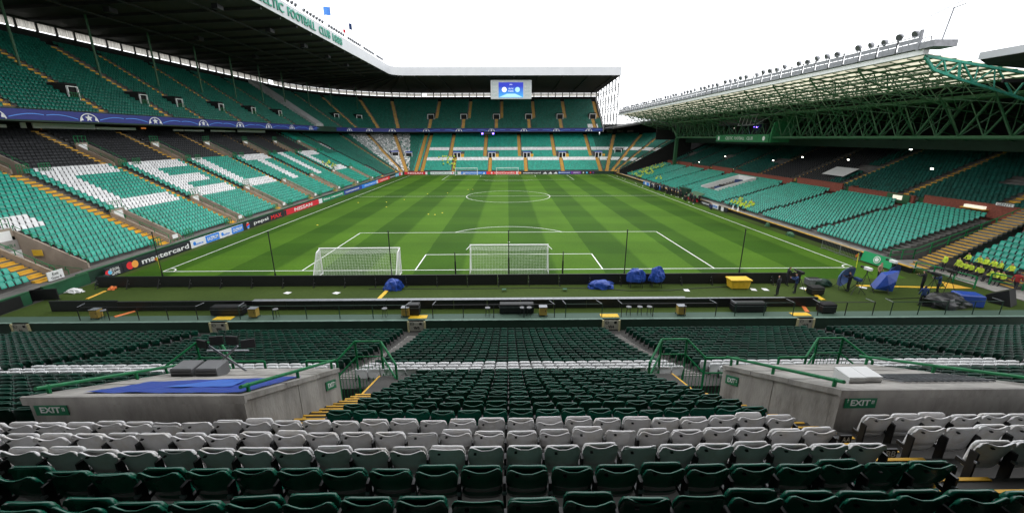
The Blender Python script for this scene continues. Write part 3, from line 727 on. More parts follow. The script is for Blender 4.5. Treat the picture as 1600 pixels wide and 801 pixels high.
def beam(par, sec, s, dz=.42, wd=.3):
    b = MB(); (x0,y0), f = bp(sec,s,RD0+.3); (x1,y1), _ = bp(sec,s,RD1-.2); tx, ty = -f[1]*wd/2, f[0]*wd/2
    q = [(x0-tx,y0-ty),(x0+tx,y0+ty),(x1+tx,y1+ty),(x1-tx,y1-ty)]; zz = [RZ0-.01,RZ0-.01,RZ1-.01,RZ1-.01]
    b.add([(*p,zz[i]) for i, p in enumerate(q)]+[(*p,zz[i]-dz) for i, p in enumerate(q)], [(0,1,2,3),(7,6,5,4),(0,4,5,1),(1,5,6,2),(2,6,7,3),(3,7,4,0)])
    part(b,'roof_beam',M['roof_rib'],par)
y = -11.0
while y < CY: beam(left_stand,'L',y); y += 5.75
for i in range(1,9): beam(far_stand,'C',math.pi-i*math.pi/18)
for i in range(9): beam(far_stand,'F',-31+8.3*i)
for dd in (12.0, 20.5, 29.0):
    b = MB(); zz = RZ0+(RZ1-RZ0)*(dd-RD0)/(RD1-RD0)
    b.box(CX0-dd-.12,CX0-dd+.12,L_Y0,CY,zz-.62,zz-.43); part(b,'roof_purlin',M['roof_rib'],left_stand)
def column(par, sec, s, dd=32.0):
    (x,y), f = bp(sec,s,dd); k = int((dd-UD0)/URD); b = MB(); b.tube((x,y,upper(k)[1]),(x,y,31.2),.16,8); part(b,'roof_column',M['steel_green'],par)
for i in range(8): column(left_stand,'L',11.5+11.55*i)
for t in (170,152,134): column(far_stand,'C',R(t),34.0)
# raised lettering on the white fascia
FASCIA = (('CELTIC',33.2,41.2),('FOOTBALL',42.6,53.3),('CLUB',55.0,60.4),('1888',61.8,67.0))
for w_, ya, yb_ in FASCIA: text(w_, left_stand, (CX0-RD0+.26, (ya+yb_)/2, 33.55), (0,1,0), (0,0,1), yb_-ya, 1.5, M['teal_letter'], .08, .012)
# end lattice of the far upper tier
b = MB(); X_ = 37.45; ends = []
for i in range(9):
    yy = CY+RD0+.3+i*4.55; zt = RZ0+(RZ1-RZ0)*(yy-CY-RD0)/(RD1-RD0); kk = (yy-CY-UD0)/URD; zb = max(16.0, UZ0+URZ*kk+.6)
    b.tube((X_,yy,zb),(X_,yy,zt),.17,5); ends.append((yy,zb,zt))
for (ya,za,ta),(yb,zb,tb) in zip(ends[:-1], ends[1:]):
    for zl in (19.2,22.4,25.6,28.8):
        if zl > za and zl > zb: b.tube((X_,ya,zl),(X_,yb,zl),.13,4)
    b.tube((X_,ya,za),(X_,yb,zb),.10,4)
    for zl in (16.0,19.2,22.4,25.6,28.8):
        if zl >= zb-3 and zl+3.2 <= 32.4: b.tube((X_,ya,max(zl,za)),(X_,yb,min(zl+3.2,tb)),.10,4)
part(b,'end_lattice',M['roof_rib'],far_stand)
b = MB(); b.box(37.0,37.3,CY+22.9,CY+42,14.4,16.2); d1_, z1_ = upper(UN); b.prism([(CY+23.3,16.2),(CY+d1_,z1_+1.0),(CY+d1_,14.5),(CY+23.3,14.5)],'x',37.0,37.3); part(b,'end_wall',M['grey'],far_stand)
# dark low roof over the far right corner
b = MB(); b.prism([(37.6,15.2),(52,17.6),(70,15.6),(70,16.2),(52,18.2),(37.6,15.8)][::-1],'y',116,150); part(b,'corner_roof',M['roof_rib'],far_stand)
b = MB(); b.box(37.4,74,CY+29.6,CY+30,12.5,17.4); b.box(66,66.3,CY-6,CY+30,4,17.4); part(b,'corner_back_wall',M['dark'],far_stand)
for i in range(3):
    b = MB(); b.box(40.0+i*4.2,42.4+i*4.2,CY+29.3,CY+29.5,14.2+.1*i,15.2); part(b,'corner_window',M['window'],far_stand)

# ================================================================== RIGHT (MAIN) STAND
right_stand = thing('grandstand', 'old main stand with exposed green truss roof above teal seats and brick walls', 'stand', (39,50,0))
RR, RS, RN = .64, .182, 19
def rrow(k): return 38.95+RR*k, .50+RS*k
RA = [13.0, 24.8, 36.4, 57.5, 68.5, 79.5, 90.5]
Y0R, Y1R = 2.6, 99.2
b = MB()
for k in range(RN):
    x, zz = rrow(k); zp = rrow(k-1)[1] if k else -.02; y0 = Y0R-.0+k*.08
    b.quad((x,y0,zp),(x,Y1R,zp),(x,Y1R,zz),(x,y0,zz)); b.quad((x,y0,zz),(x,Y1R,zz),(x+RR,Y1R,zz),(x+RR,y0,zz)); b.quad((x,y0,-.02),(x+RR,y0+.0,-.02),(x+RR,y0,zz),(x,y0,zz))
part(b,'lower_terrace',M['tread'],right_stand)
P_, A_, C_ = [], [], []
for k in range(RN):
    x, zz = rrow(k); y = Y0R+.2+k*.08
    while y < 98.3:
        y += .53
        if any(abs(y-a_-k*.03) < .55 for a_ in RA): continue
        if 44.8 < y < 52.2 and x > 41.6 and x < 50.4: continue
        if k >= 17 and any(-.3 < y-a_ < 1.9 for a_ in RA): continue
        P_.append((x+.42,y,zz)); A_.append(math.pi/2); C_.append(0)
flush('stadium_seats', TN, 'bright teal seats packed in front of the red brick wall of the main stand')
UR, US, UNR = .66, .30, 20
def urow(k): return 53.0+UR*k, 4.5+US*k
b = MB()
for k in range(UNR):
    x, zz = urow(k); zp = urow(k-1)[1] if k else 3.6
    b.quad((x,-8,zp),(x,Y1R,zp),(x,Y1R,zz),(x,-8,zz)); b.quad((x,-8,zz),(x,Y1R,zz),(x+UR,Y1R,zz),(x+UR,-8,zz))
part(b,'upper_terrace',M['tread'],right_stand)
URA = [6.0, 17.0, 28.0, 39.0, 50, 61, 72, 83, 94]
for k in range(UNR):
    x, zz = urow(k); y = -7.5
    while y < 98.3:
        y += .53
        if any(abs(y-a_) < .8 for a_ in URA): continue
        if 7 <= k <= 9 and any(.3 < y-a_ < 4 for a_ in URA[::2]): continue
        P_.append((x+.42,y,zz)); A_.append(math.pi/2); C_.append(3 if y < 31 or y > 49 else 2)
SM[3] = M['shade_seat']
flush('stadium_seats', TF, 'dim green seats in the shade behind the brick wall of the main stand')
for a_ in URA:
    b = MB()
    for k in range(UNR):
        x, zz = urow(k); b.box(x,x+.30,a_-.5,a_+.5,zz-.02,zz+.03); b.box(x+.33,x+.64,a_-.5,a_+.5,zz-.02,zz+.17)
    part(b,'aisle_stair',M['yellow'],right_stand)
# brick wall in lengths with green gates between
edges = [-6.0]+[a_ for a_ in RA]+[98.8]
for i in range(len(edges)-1):
    y0, y1 = edges[i]+(.9 if i else 0), edges[i+1]-.4
    if y0 < 2.4 < y1: pass
    b = MB(); b.box(51.95,52.2,y0,y1,3.2,5.0+(.3 if i % 2 == 0 else 0)); b.box(51.9,52.25,y0,y1,5.005+(.3 if i % 2 == 0 else 0),5.08+(.3 if i % 2 == 0 else 0))
    part(b,'brick_wall',M['brick'],right_stand)
    b = MB(); b.box(52.2,53.6,y1-.2,y1,3.6,5.2); part(b,'brick_pier',M['brick'],right_stand)
    b = MB(); b.box(52.6,52.7,y1,y1+1.3,3.6,4.9); part(b,'green_gate',M['steel_green'],right_stand)
b = MB(); b.quad((51.75,-6,3.95),(53.0,-6,3.95),(53.0,99,3.95),(51.75,99,3.95)); part(b,'gangway',M['tread'],right_stand)
b = MB(); b.box(51.70,51.78,15.3,16.6,4.35,4.9); part(b,'lit_sign',M['litsign'],right_stand)
b = MB(); b.box(51.80,51.90,14.3,17.6,3.9,5.05); part(b,'green_gate_panel',M['steel_green'],right_stand)
b = MB(); b.box(51.6,51.94,5.6,7.6,4.75,5.05); part(b,'lit_canopy',M['litsign'],right_stand)
b = MB(); b.box(51.5,51.94,5.3,7.9,4.66,4.745); part(b,'canopy_edge',M['yellow'],right_stand)
b = MB(); b.box(51.86,51.90,3.2,4.8,5.35,5.65); part(b,'gents_sign',M['white'],right_stand); text('GENTS', right_stand, (51.85,4.0,5.5), (0,-1,0), (0,0,1), 1.3, .25, M['black'])
# front wall with yellow coping blocks and walkway
b = MB(); b.box(37.8,38.0,-1.8,108,0,.5); part(b,'front_wall',M['black'],right_stand)
y = -1.8; 
while y < 107:
    b = MB(); b.box(37.77,38.05,y+.04,y+1.42,.504,.56); part(b,'coping_block',M['yellow'],right_stand); y += 1.46
b = MB(); b.quad((38.05,-1.8,.49),(38.95,-1.8,.49),(38.95,108,.49),(38.05,108,.49)); part(b,'front_walkway',M['concrete'],right_stand)
# white-walled enclosure (tunnel box) in the seats
tb = thing('tunnel_enclosure', 'long white walled players tunnel box cut into the teal seats', 'tunnel', (45,48,.5))
for args in ((42.0,50.0,45.2,45.45),(42.0,50.0,51.4,51.65),(49.8,50.0,45.45,51.4)):
    b = MB(); x0,x1,y0,y1 = args; b.prism([(x0,.5),(x1,.5),(x1,.5+.285*(x1-38.9)+.9),(x0,.5+.285*(x0-38.9)+.9)],'y',y0,y1); part(b,'wall',M['white'],tb)
b = MB(); b.prism([(42,.7),(49.8,.7),(49.8,3.3),(42,1.2)],'y',45.5,51.35); part(b,'ramp',M['concrete'],tb)
for i, x in enumerate((43.5,44.6,48.2)):
    b = MB(); zz = 1.2+.27*(x-42); b.bevbox(x,x+.9,47+i*.6,48.6+i*.6,zz,zz+.9,.1); part(b,'dark_equipment',M['navy'] if i != 1 else M['black'],tb)
b = MB(); b.prism([(38.9,-.02),(66,-.02),(66,11.2),(53,5.4),(52,4.9),(38.9,1.3)],'y',99.25,99.5); part(b,'end_wall',M['dark'],right_stand)
b = MB(); b.box(52.5,67,-12.3,-12,0,18.5); part(b,'end_wall',M['dark'],right_stand)  # unseen wall added to block light from the stand's open near end
b = MB(); b.box(51,67,108.6,108.9,11.5,18.6); part(b,'end_gable',M['dark'],right_stand)
# rear wall and deep beam behind
b = MB(); b.box(66.4,66.7,-10,108,4,15.5); part(b,'rear_wall',M['dark'],right_stand)
b = MB(); b.box(60.0,60.3,-10,108,10.6,12.1); part(b,'rear_beam',M['darkgreen'],right_stand)
b = MB(); b.prism([(CX1+LD0,-.02),(CX1+LD0+LRD*LN,-.02),(CX1+LD0+LRD*LN,lower(LN)[1]+.6),(CX1+LD0,1.6)],'y',CY-.35,CY-.05); part(b,'corner_end_wall',M['dark'],far_stand)
b = MB()
for k in range(0,LN,2): d_, z_ = lower(k); b.tube((CX1+d_,CY-.5,z_),(CX1+d_,CY-.5,z_+1.3),.05,4)
b.tube((CX1+LD0,CY-.5,2.2),(CX1+LD0+LRD*LN,CY-.5,lower(LN)[1]+1.2),.06,4); part(b,'corner_handrail',M['black_metal'],far_stand)
# ---- roof
def rz(x): return 19.75-.15*(x-38)
NB = 15; YB = [2.6+7.5*i for i in range(NB)]
RB = thing('truss_roof', 'green steel truss roof with cream translucent sheets over the main stand', 'roof', (52,52,12))
x = 38.3
while x < 50.0:
    b = MB(); b.quad((x,2.7,rz(x)),(x+1.22,2.7,rz(x+1.22)),(x+1.22,108,rz(x+1.22)),(x,108,rz(x))); part(b,'roof_panel',M['rooflight'],RB); x += 1.5
    b = MB(); b.box(x-.28,x,2.7,108,rz(x-.14)-.16,rz(x-.14)+.03); part(b,'purlin',M['steel_green'],RB)
b = MB(); b.quad((x,-12,rz(x)),(67,-12,rz(67)),(67,108,rz(67)),(x,108,rz(x))); part(b,'rear_roof_sheet',M['roof_rib'],RB)
b = MB(); b.box(37.75,38.28,2.4,110,rz(38)-.2,rz(38)+.25); part(b,'gutter',M['white'],RB)
for i, yb in enumerate(YB):
    b = MB(); near = i == 0; r_ = .15 if near else .095
    top = [(38.2,rz(38.2)-.25),(41.6,rz(41.6)-.25),(45,rz(45)-.25),(50.5,rz(50.5)-.25),(58,rz(58)-.3),(66,rz(66)-.3)]
    bot = [(38.2,rz(38.2)-.3),(39.3,18.3),(41.9,17.5),(45.5,16.6),(50.5,15.2),(58,14.4),(66,14.2)]
    for a_, c_ in zip(top[:-1], top[1:]): b.tube((a_[0],yb,a_[1]),(c_[0],yb,c_[1]),r_,4)
    for a_, c_ in zip(bot[:-1], bot[1:]): b.tube((a_[0],yb,a_[1]),(c_[0],yb,c_[1]),r_,4)
    part(b,'truss_chord',M['steel_teal'] if near else M['steel_green'],RB)
    b = MB()
    web = [(39.3,18.3,40.0),(40.6,17.95,40.0),(40.6,17.95,41.6),(41.9,17.5,41.6),(43.4,17.15,41.9),(43.4,17.15,43.4),(43.4,17.15,45),(45.5,16.6,45),(47.5,16.05,45.3),(47.5,16.05,48.5),(50.5,15.2,48.5),(50.5,15.2,50.5),(54,14.8,51),(54,14.8,57),(58,14.4,58),(62,14.3,59),(62,14.3,65)]
    for xb_, zb_, xt in web: b.tube((xb_,yb,zb_),(xt,yb,rz(xt)-.28),r_*.55 if xb_ != 41.9 else r_*1.0,4)
    part(b,'truss_web',M['steel_teal'] if near else M['steel_green'],RB)
# longitudinal secondary trusses and cross bracing
for xl, zl in ((40.2,18.35),(41.9,17.5),(43.7,17.3),(45.5,16.6),(48.0,16.2)):
    b = MB(); b.tube((xl,2.6,zl),(xl,108,zl),.06,4)
    for i in range(NB-1):
        y0, y1 = YB[i], YB[i+1]; ym = (y0+y1)/2
        for ya, yb_ in ((y0,(y0+ym)/2),((y0+ym)/2,ym),(ym,(ym+y1)/2),((ym+y1)/2,y1)):
            up_ = ya in (y0, ym)
            b.tube((xl,ya,zl if up_ else rz(xl)-.25),(xl,yb_,rz(xl)-.25 if up_ else zl),.04,4)
    part(b,'longitudinal_truss',M['steel_green'],RB)
for i in range(NB-1):
    b = MB(); y0, y1 = YB[i], YB[i+1]
    b.tube((39.3,y0,18.3),(45.5,y1,16.6),.05,4); b.tube((45.5,y0,16.6),(39.3,y1,18.3),.05,4); b.tube((45.5,y0,16.6),(50.5,y1,15.2),.05,4); b.tube((50.5,y0,15.2),(45.5,y1,16.6),.05,4)
    for j in range(3): b.tube((41.5+j*2.6,y0,17.8-.7*j),(43+j*2.6,y0+3.75,rz(43+j*2.6)-.3),.04,4)
    part(b,'roof_brace',M['steel_green'],RB)
for i in range(NB-1):
    for f_ in (.25,.5,.75):
        b = MB(); yy = YB[i]+7.5*f_; b.tube((38.3,yy,rz(38.3)-.2),(50.2,yy,rz(50.2)-.2),.045,4); b.tube((39.5,yy,rz(39.5)-.25),(41.9,yy,17.6),.03,4); b.tube((45.5,yy,16.7),(48,yy,rz(48)-.25),.03,4); b.tube((45.5,yy,16.7),(43.4,yy,rz(43.4)-.25),.03,4); part(b,'rafter',M['steel_green'],RB)
# ---- main girder: two planes with cross bracing
GX = (50.5, 53.4)
for gx in GX:
    b = MB(); b.tube((gx,-14,12.25),(gx,89,12.25),.22,8); part(b,'girder_bottom_chord',M['steel_green'],RB)
    b = MB(); b.tube((gx,-14,16.5),(gx,89,16.5),.24,8); part(b,'girder_top_chord',M['steel_green'],RB)
yy = -13.9; i = 0
while yy < 88:
    y1 = min(yy+5.15, 89); b = MB(); ym = (yy+y1)/2
    for gx in GX:
        b.tube((gx,ym,12.3),(gx,yy,16.5),.13,6); b.tube((gx,ym,12.3),(gx,y1,16.5),.09,6); b.tube((gx,yy,12.3),(gx,ym,16.5),.06,5); b.tube((gx,y1,12.3),(gx,ym,16.5),.06,5); b.tube((gx,yy,12.3),(gx,yy,16.5),.05,5)
    b.tube((GX[0],yy,12.25),(GX[1],yy,12.25),.08,4); b.tube((GX[0],ym,12.3),(GX[1],yy,16.5),.07,4); b.tube((GX[0],yy,16.5),(GX[1],y1,16.5),.07,4); b.tube((GX[1],yy,14),(60,yy,11.8),.09,4); b.tube((45.5,yy+1,16.6),(GX[0],ym,12.4),.07,4)
    part(b,'girder_bracing',M['steel_green'],RB); yy = y1
b = MB(); b.bevbox(50.1,50.9,88.6,89.4,3.6,12.0,.05); b.tube((50.5,89,12.2),(50.5,96,17.4),.2,6); b.tube((50.5,89,16.5),(50.5,107,17.4),.14,6); b.box(50.25,50.75,88.8,89.2,12.0,16.4); part(b,'girder_column',M['steel_green'],RB)
for t in range(6):
    b = MB(); b.tube((50.5,90+t*2.8,13.0+t*.75),(50.5,91.4+t*2.8,17.4),.07,4); part(b,'girder_bracing',M['steel_green'],RB)
# ---- gantry with floodlights along the roof edge
GA = thing('floodlight_gantry', 'grey railed gantry carrying the floodlights along the truss roof edge', 'gantry', (38.2,50,20))
gz = rz(38)+.32
b = MB(); b.box(37.55,38.7,2.9,109,gz,gz+.12); part(b,'walkway',M['gantry'],GA)
y = 2.9
while y < 108:
    b = MB(); b.box(37.58,37.63,y+.15,y+2.05,gz+.10,gz+.55); b.box(37.58,37.63,y+.15,y+2.05,gz+.62,gz+.98); part(b,'gantry_panel',M['gantry'],GA)
    b = MB(); b.tube((37.55,y,gz),(37.55,y,gz+1.25),.05,5); b.tube((38.65,y,gz),(38.65,y,gz+1.1),.04,5); b.tube((37.55,y,gz+1.1),(38.65,y,gz+.2),.025,4); part(b,'gantry_post',M['black_metal'],GA); y += 2.2
b = MB(); b.tube((37.55,2.9,gz+1.1),(37.55,109,gz+1.1),.045,5); b.tube((38.65,2.9,gz+1.1),(38.65,109,gz+1.1),.04,5); part(b,'gantry_rail',M['grey_metal'],GA)
b = MB(); b.box(37.5,39.6,1.3,2.85,gz-.05,gz+.5); b.box(37.45,37.65,2.7,2.9,gz-.1,gz+1.6); part(b,'end_platform',M['gantry'],GA)
b = MB(); b.lathe([(.05,-.28),(.26,-.20),(.33,.0),(.36,.12),(.34,.14),(.10,.15)],10); lamp_me = b.mesh('lamp_head',M['gantry'],True)
lamp_me.transform(Matrix.Rotation(R(-115),4,'Y'))
b = MB(); b.tube((0,0,-.75),(0,0,-.1),.03,5); b.tube((0,-.3,-.1),(0,.3,-.1),.03,5); lamp_br = b.mesh('bracket',M['black_metal'])
b = MB(); b.lathe([(.30,.10),(.30,.16)],10); lamp_gl = b.mesh('lens',M['lamp_glass']); lamp_gl.transform(Matrix.Rotation(R(-115),4,'Y'))
def floodlight(loc, label, group, sc=1.0, rz_=0.0):
    o = thing('floodlight', label, 'floodlight', loc, rz_, group); o.scale = (sc, sc, sc)
    for n_, me in (('lamp_head',lamp_me),('bracket',lamp_br),('lens',lamp_gl)): place(n_, me, o)
    return o
y = 3.6; i = 0
while y < 108:
    floodlight((37.75,y,gz+1.42+.08*math.sin(i*2.1)), 'round floodlight tilted down on the grey gantry of the truss roof', 'floodlights on the truss roof gantry', .92, .25*math.sin(i*1.7)); i += 1
    y += 1.62 if i % 5 else 2.9
y = 38
i = 0
while y < 101:
    floodlight((CX0-RD0+.1,y,35.5), 'small dark floodlight on top of the white lettered fascia', 'floodlights on the white fascia', 1.0, math.pi); i += 1
    y += 1.35 if i % 7 else 3.2
an = thing('aerial', 'thin television aerial and pole at the end of the floodlight gantry', 'aerial', (38.6,1.8,gz+.5))
b = MB(); b.tube((0,0,0),(.15,-.2,2.6),.06,5); b.tube((.1,-.1,2.5),(.5,-.8,2.7),.05,4); part_ = b.build('mast',M['grey_metal'],an)
b = MB(); b.tube((-1.6,0,1.9),(.9,-1.2,3.4),.05,4)
for t in (0,.2,.4,.6,.8,1): q = Vector((-1.6,0,1.9)).lerp(Vector((.9,-1.2,3.4)),t); b.tube(q-Vector((.15,.3,0)),q+Vector((.15,.3,0)),.035,4)
b.build('boom',M['grey_metal'],an)
# ---- press box hung from the girder
pb = thing('press_box', 'green press box hung below the truss roof with a lettered front board', 'press box', (50,53,11.4))
b = MB(); b.box(49.85,50.0,43.1,63.6,11.35,12.85); part(b,'front_board',M['press_green'],pb)
b = MB(); b.prism([(50.02,11.35),(53.6,11.35),(55.2,15.9),(53.9,16.6),(50.4,15.0),(50.02,12.9)],'y',42.7,43.05); part(b,'side_panel',M['press_green'],pb)
b = MB(); b.box(50.05,54,43.1,63.6,11.3,11.42); part(b,'floor',M['darkgreen'],pb)
b = MB(); b.box(52.6,52.9,43.1,63.6,11.5,15.2); part(b,'back_wall',M['dark'],pb)
b = MB(); b.box(50.1,52.5,46,63.6,14.9,16.0); part(b,'hood',M['black'],pb)
for w_, yc, wl in (('CELTIC',57.6,3.2),('FOOTBALL',53.4,4.0),('CLUB',49.4,2.2)): text(w_, pb, (49.82,yc,12.1), (0,-1,0), (0,0,1), wl, .62, M['white'])
for yy in (62.3,44.6): disc(pb,'crest',(49.82,yy,12.1),(0,-1,0),(0,0,1),.45,M['white'])
b = MB()
for yy in (45,49,53,57,61): b.tube((50.1,yy,12.85),(50.1,yy,15),.05,4)
part(b,'mullion',M['black'],pb)
b = MB()
for j in range(5): b.tube((48.0,45.5+j*1.4,14.6),(48.8,46.2+j*1.4,16.6),.05,4); b.tube((48.0,45.5+j*1.4,14.6),(49.8,45.5+j*1.4,14.9),.05,4)
b.tube((48,45.3,14.6),(48,51.3,14.6),.06,4); b.tube((48.6,45.3,16.6),(48.6,51.3,16.6),.06,4); b.tube((48.2,45.3,14.7),(49.5,38,17.6),.06,4); part(b,'camera_cradle',M['grey_metal'],pb)
for i, (x,y,zz) in enumerate(((52.4,60.5,14.2),(52.4,52.6,14.3),(52.4,51.6,14.25))):
    b = MB(); b.box(x,x+.1,y,y+.5,zz,zz+.2); part(b,'lit_monitor',M['purple_light'] if i else M['litsign'],pb)
for i, (x,y,zz) in enumerate(((61.2,37,10.9),(61.0,25.4,10.5),(60.8,8.8,10.4),(58.5,45,8.5),(57.2,52,7.5),(58,33,8.6),(57,17.5,8.2),(57.5,3.2,7.9),(56,70,7.6),(54.5,86,5.2),(54,80,5.6),(53,60,5.2))):
    o = thing('wall_lamp', 'small lit white lamp shining in the dark rear of the main stand', 'lamp', (x,y,zz), 0, 'lit lamps in the main stand')
    b = MB(); b.box(-.02,.1,-.25,.25,-.12,.12); b.build('housing',M['darkgreen'],o); b = MB(); b.box(-.08,-.025,-.19,.19,-.07,.07); b.build('lit_face',M['lit'],o)
sheet = MB(); sheet.add([(54.6,29.2,6.15),(57.2,29.4,7.35),(57.2,34.2,7.4),(54.6,34.0,6.2)],[(0,1,2,3)]); sh = sheet.build('white_sheet',M['white']); tag(sh,'white sheet laid over seats behind the brick wall','sheet')
# end roof of the neighbouring corner
cr = thing('corner_roof', 'dark roof corner with a white edge beside the truss roof end', 'roof', (50,-6,18))
b = MB(); b.prism([(42.2,18.9),(43.0,18.5),(66,16.6),(66,20.4),(42.2,19.45)],'y',-14,1.45); part(b,'roof_sheet',M['roof_rib'],cr)
b = MB(); b.box(42.0,42.18,-14,1.5,18.95,19.55); part(b,'white_edge',M['fascia'],cr)
b = MB()
for i in range(5): b.box(43.2,60,-12+3*i,-11.85+3*i,16.9,17.2)
part(b,'roof_beam',M['roof_rib'],cr)
# ---- near right corner block: seats, yellow stair, rails
cb = thing('corner_terrace', 'near right corner block with wide yellow stair and green handrails', 'terrace', (42,-3,0))
b = MB()
for k in range(16):
    x = 43.1+.64*k; zz = .75+.37*k; b.quad((x,-11,zz-.37 if k else 0),(x,-.9,zz-.37 if k else 0),(x,-.9,zz),(x,-11,zz)); b.quad((x,-11,zz),(x,-.9,zz),(x+.64,-.9,zz),(x+.64,-11,zz))
part(b,'terrace',M['tread'],cb)
P_, A_, C_ = [], [], []
for k in range(16):
    for j in range(17):
        yy = -1.55-.5*j
        if -6.4 < yy < -5.2 or (k < 3 and yy < -5.2): continue
        P_.append((43.1+.64*k+.42,yy,.75+.37*k)); A_.append(math.pi/2); C_.append(0 if not (k > 11 and j < 2) else 1)
flush('stadium_seats', TN, 'small block of teal seats above the group of stewards in the near right corner')
for k in range(26):
    b = MB(); x = 40.2+.40*k; zz = .12+.225*k; b.mat(0).box(x,x+.42,-.86,.85,zz-.2,zz); b.mat(1).box(x-.01,x+.40,-.86,.85,zz+.003,zz+.02); part(b,'step',[M['tread'],M['yellow']],cb)
b = MB(); b.quad((40.3,-11,.02),(43.09,-11,.02),(43.09,2.5,.02),(40.3,2.5,.02)); part(b,'corner_floor',M['concrete'],cb)
for k in range(12):
    b = MB(); x = 42.2+.34*k; b.mat(0).box(x,x+.36,-6.35,-5.25,0,.16+.2*k); b.mat(1).box(x-.01,x+.25,-6.35,-5.25,.163+.2*k,.18+.2*k); part(b,'step',[M['tread'],M['yellow']],cb)
b = MB(); railing(b,[(38.2,.95,.5),(40.6,.95,.6),(45.2,.95,2.5),(50.5,.95,4.9)],1.0,1.6,.045,(.5,)); part(b,'handrail',M['rail'],cb)
b = MB(); b.prism([(45.2,.5),(51,.5),(51,5.0),(45.2,2.6)],'y',1.1,1.25); part(b,'side_wall',M['darkgreen'],cb)
b = MB(); railing(b,[(38.4,-1.6,.05),(39.3,-6.0,.05)],1.0,1.4,.05,(.45,)); railing(b,[(41.6,-5.1,.05),(42.7,-6.6,.05)],1.0,1.3,.05,(.4,)); part(b,'guard_rail',M['rail'],cb)
b = MB(); b.add([(37.0,-5.95,.03),(39.2,-6.0,.03),(38.4,-4.2,.03)],[(0,1,2)]); part(b,'yellow_floor_paint',M['yellow'],cb)

# ================================================================== NEAR STAND (the one the picture is taken from)
near_stand = thing('grandstand', 'near end stand of dark green and white tip-up seats with two concrete exits', 'stand', (0,-12,-1))
ROWS = {}
yk, zk = -35.49, 9.45
for k in range(0, 33):
    ROWS[k] = (yk, zk); yk += .735; zk -= .369 if k < 8 else max(.18, .372-.0080*(k-8))
for k in range(-1, -7, -1): ROWS[k] = (-35.49+.735*k, 9.45-.369*k)
FH = .82                                                     # backrest top above the tread
def nfloor(y):
    k = math.floor((y+.12+35.49)/.735); k = max(-6, min(32, k)); return ROWS[k][1]-FH
LV = (-8.75, -4.9); RV = (6.0, 9.95)                          # vomitory blocks in X
VY0, VY1, LY1 = -31.8, -28.0, -24.9                           # rear face, mouth, end of landing
LAND = nfloor(-25.3)
vcut = [(LV[0],LV[1]),(RV[0],RV[1])]
b = MB()
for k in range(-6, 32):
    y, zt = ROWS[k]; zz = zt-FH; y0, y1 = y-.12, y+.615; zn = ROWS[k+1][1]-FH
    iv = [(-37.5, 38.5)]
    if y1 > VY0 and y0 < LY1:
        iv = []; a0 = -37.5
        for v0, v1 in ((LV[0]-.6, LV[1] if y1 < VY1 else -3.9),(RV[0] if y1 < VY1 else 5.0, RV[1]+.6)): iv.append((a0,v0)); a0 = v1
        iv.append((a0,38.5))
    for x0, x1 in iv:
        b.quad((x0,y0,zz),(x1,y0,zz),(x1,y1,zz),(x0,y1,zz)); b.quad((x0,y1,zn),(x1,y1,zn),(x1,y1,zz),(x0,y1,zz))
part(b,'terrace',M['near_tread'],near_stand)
# front wall towards the pitch with pale coping, sunk below pitch level
zf = ROWS[31][1]-FH
gates = (-34.3,-20.5,-6.6,7.2,21.1)
ed = [-37.5]+[g_ for g_ in gates]+[38.5]
for i in range(len(ed)-1):
    x0 = ed[i]+(.62 if i else 0); x1 = ed[i+1]-(.62 if i < len(ed)-2 else 0)
    b = MB(); b.mat(0).box(x0,x1,-11.55,-11.4,zf-.3,-.03); b.mat(1).box(x0,x1,-11.58,-11.46,-.025,.03); part(b,'front_wall',[M['darkgreen'],M['coping']],near_stand)
b = MB(); b.quad((-37.5,-13.3,zf+.004),(38.5,-13.3,zf+.004),(38.5,-11.5,zf+.004),(-37.5,-11.5,zf+.004)); part(b,'front_gangway',M['near_tread'],near_stand)
b = MB(); b.quad((-37.5,-11.455,.01),(38.5,-11.455,.01),(38.5,-10.45,.01),(-37.5,-10.45,.01)); part(b,'walkway',flat('pale_green_floor_paint',(.055,.10,.072),.7),near_stand)
# ---- detailed tip-up seat, the nearest ones are single objects
def grid_panel(xs, prof, th, topf, bowf):
    """closed curved panel: prof = list of (t, y), t 0..1 from bottom to top"""
    V, F = [], []; nx, nz = len(xs), len(prof)
    for s in (0, 1):
        for (t, y) in prof:
            for x in xs: V.append((x, y+bowf(x)+(th if s else 0), topf(x, t)))
    I = lambda s,j,i: s*nx*nz+j*nx+i
    for j in range(nz-1):
        for i in range(nx-1):
            F.append((I(0,j,i),I(0,j,i+1),I(0,j+1,i+1),I(0,j+1,i))); F.append((I(1,j,i+1),I(1,j,i),I(1,j+1,i),I(1,j+1,i+1)))
    for i in range(nx-1):
        F.append((I(0,nz-1,i),I(0,nz-1,i+1),I(1,nz-1,i+1),I(1,nz-1,i))); F.append((I(0,0,i+1),I(0,0,i),I(1,0,i),I(1,0,i+1)))
    for j in range(nz-1):
        F.append((I(0,j,0),I(0,j+1,0),I(1,j+1,0),I(1,j,0))); F.append((I(0,j+1,nx-1),I(0,j,nx-1),I(1,j,nx-1),I(1,j+1,nx-1)))
    return V, F
W2 = .222
def back_top(x, t):
    u = abs(x)/W2
    top = .822-.046*math.cos(min(1,u*1.08)*math.pi/2)**1.6 - (.09*max(0,(u-.80)/.20)**2.2)
    bot = .46-.0*u+(.05*max(0,(u-.75)/.25)**2)
    return bot+(top-bot)*t
def pan_top(x, t):
    u = abs(x)/.216
    top = .800-(.07*max(0,(u-.80)/.20)**2.2); bot = .33+(.05*max(0,(u-.7)/.3)**2)
    return bot+(top-bot)*t
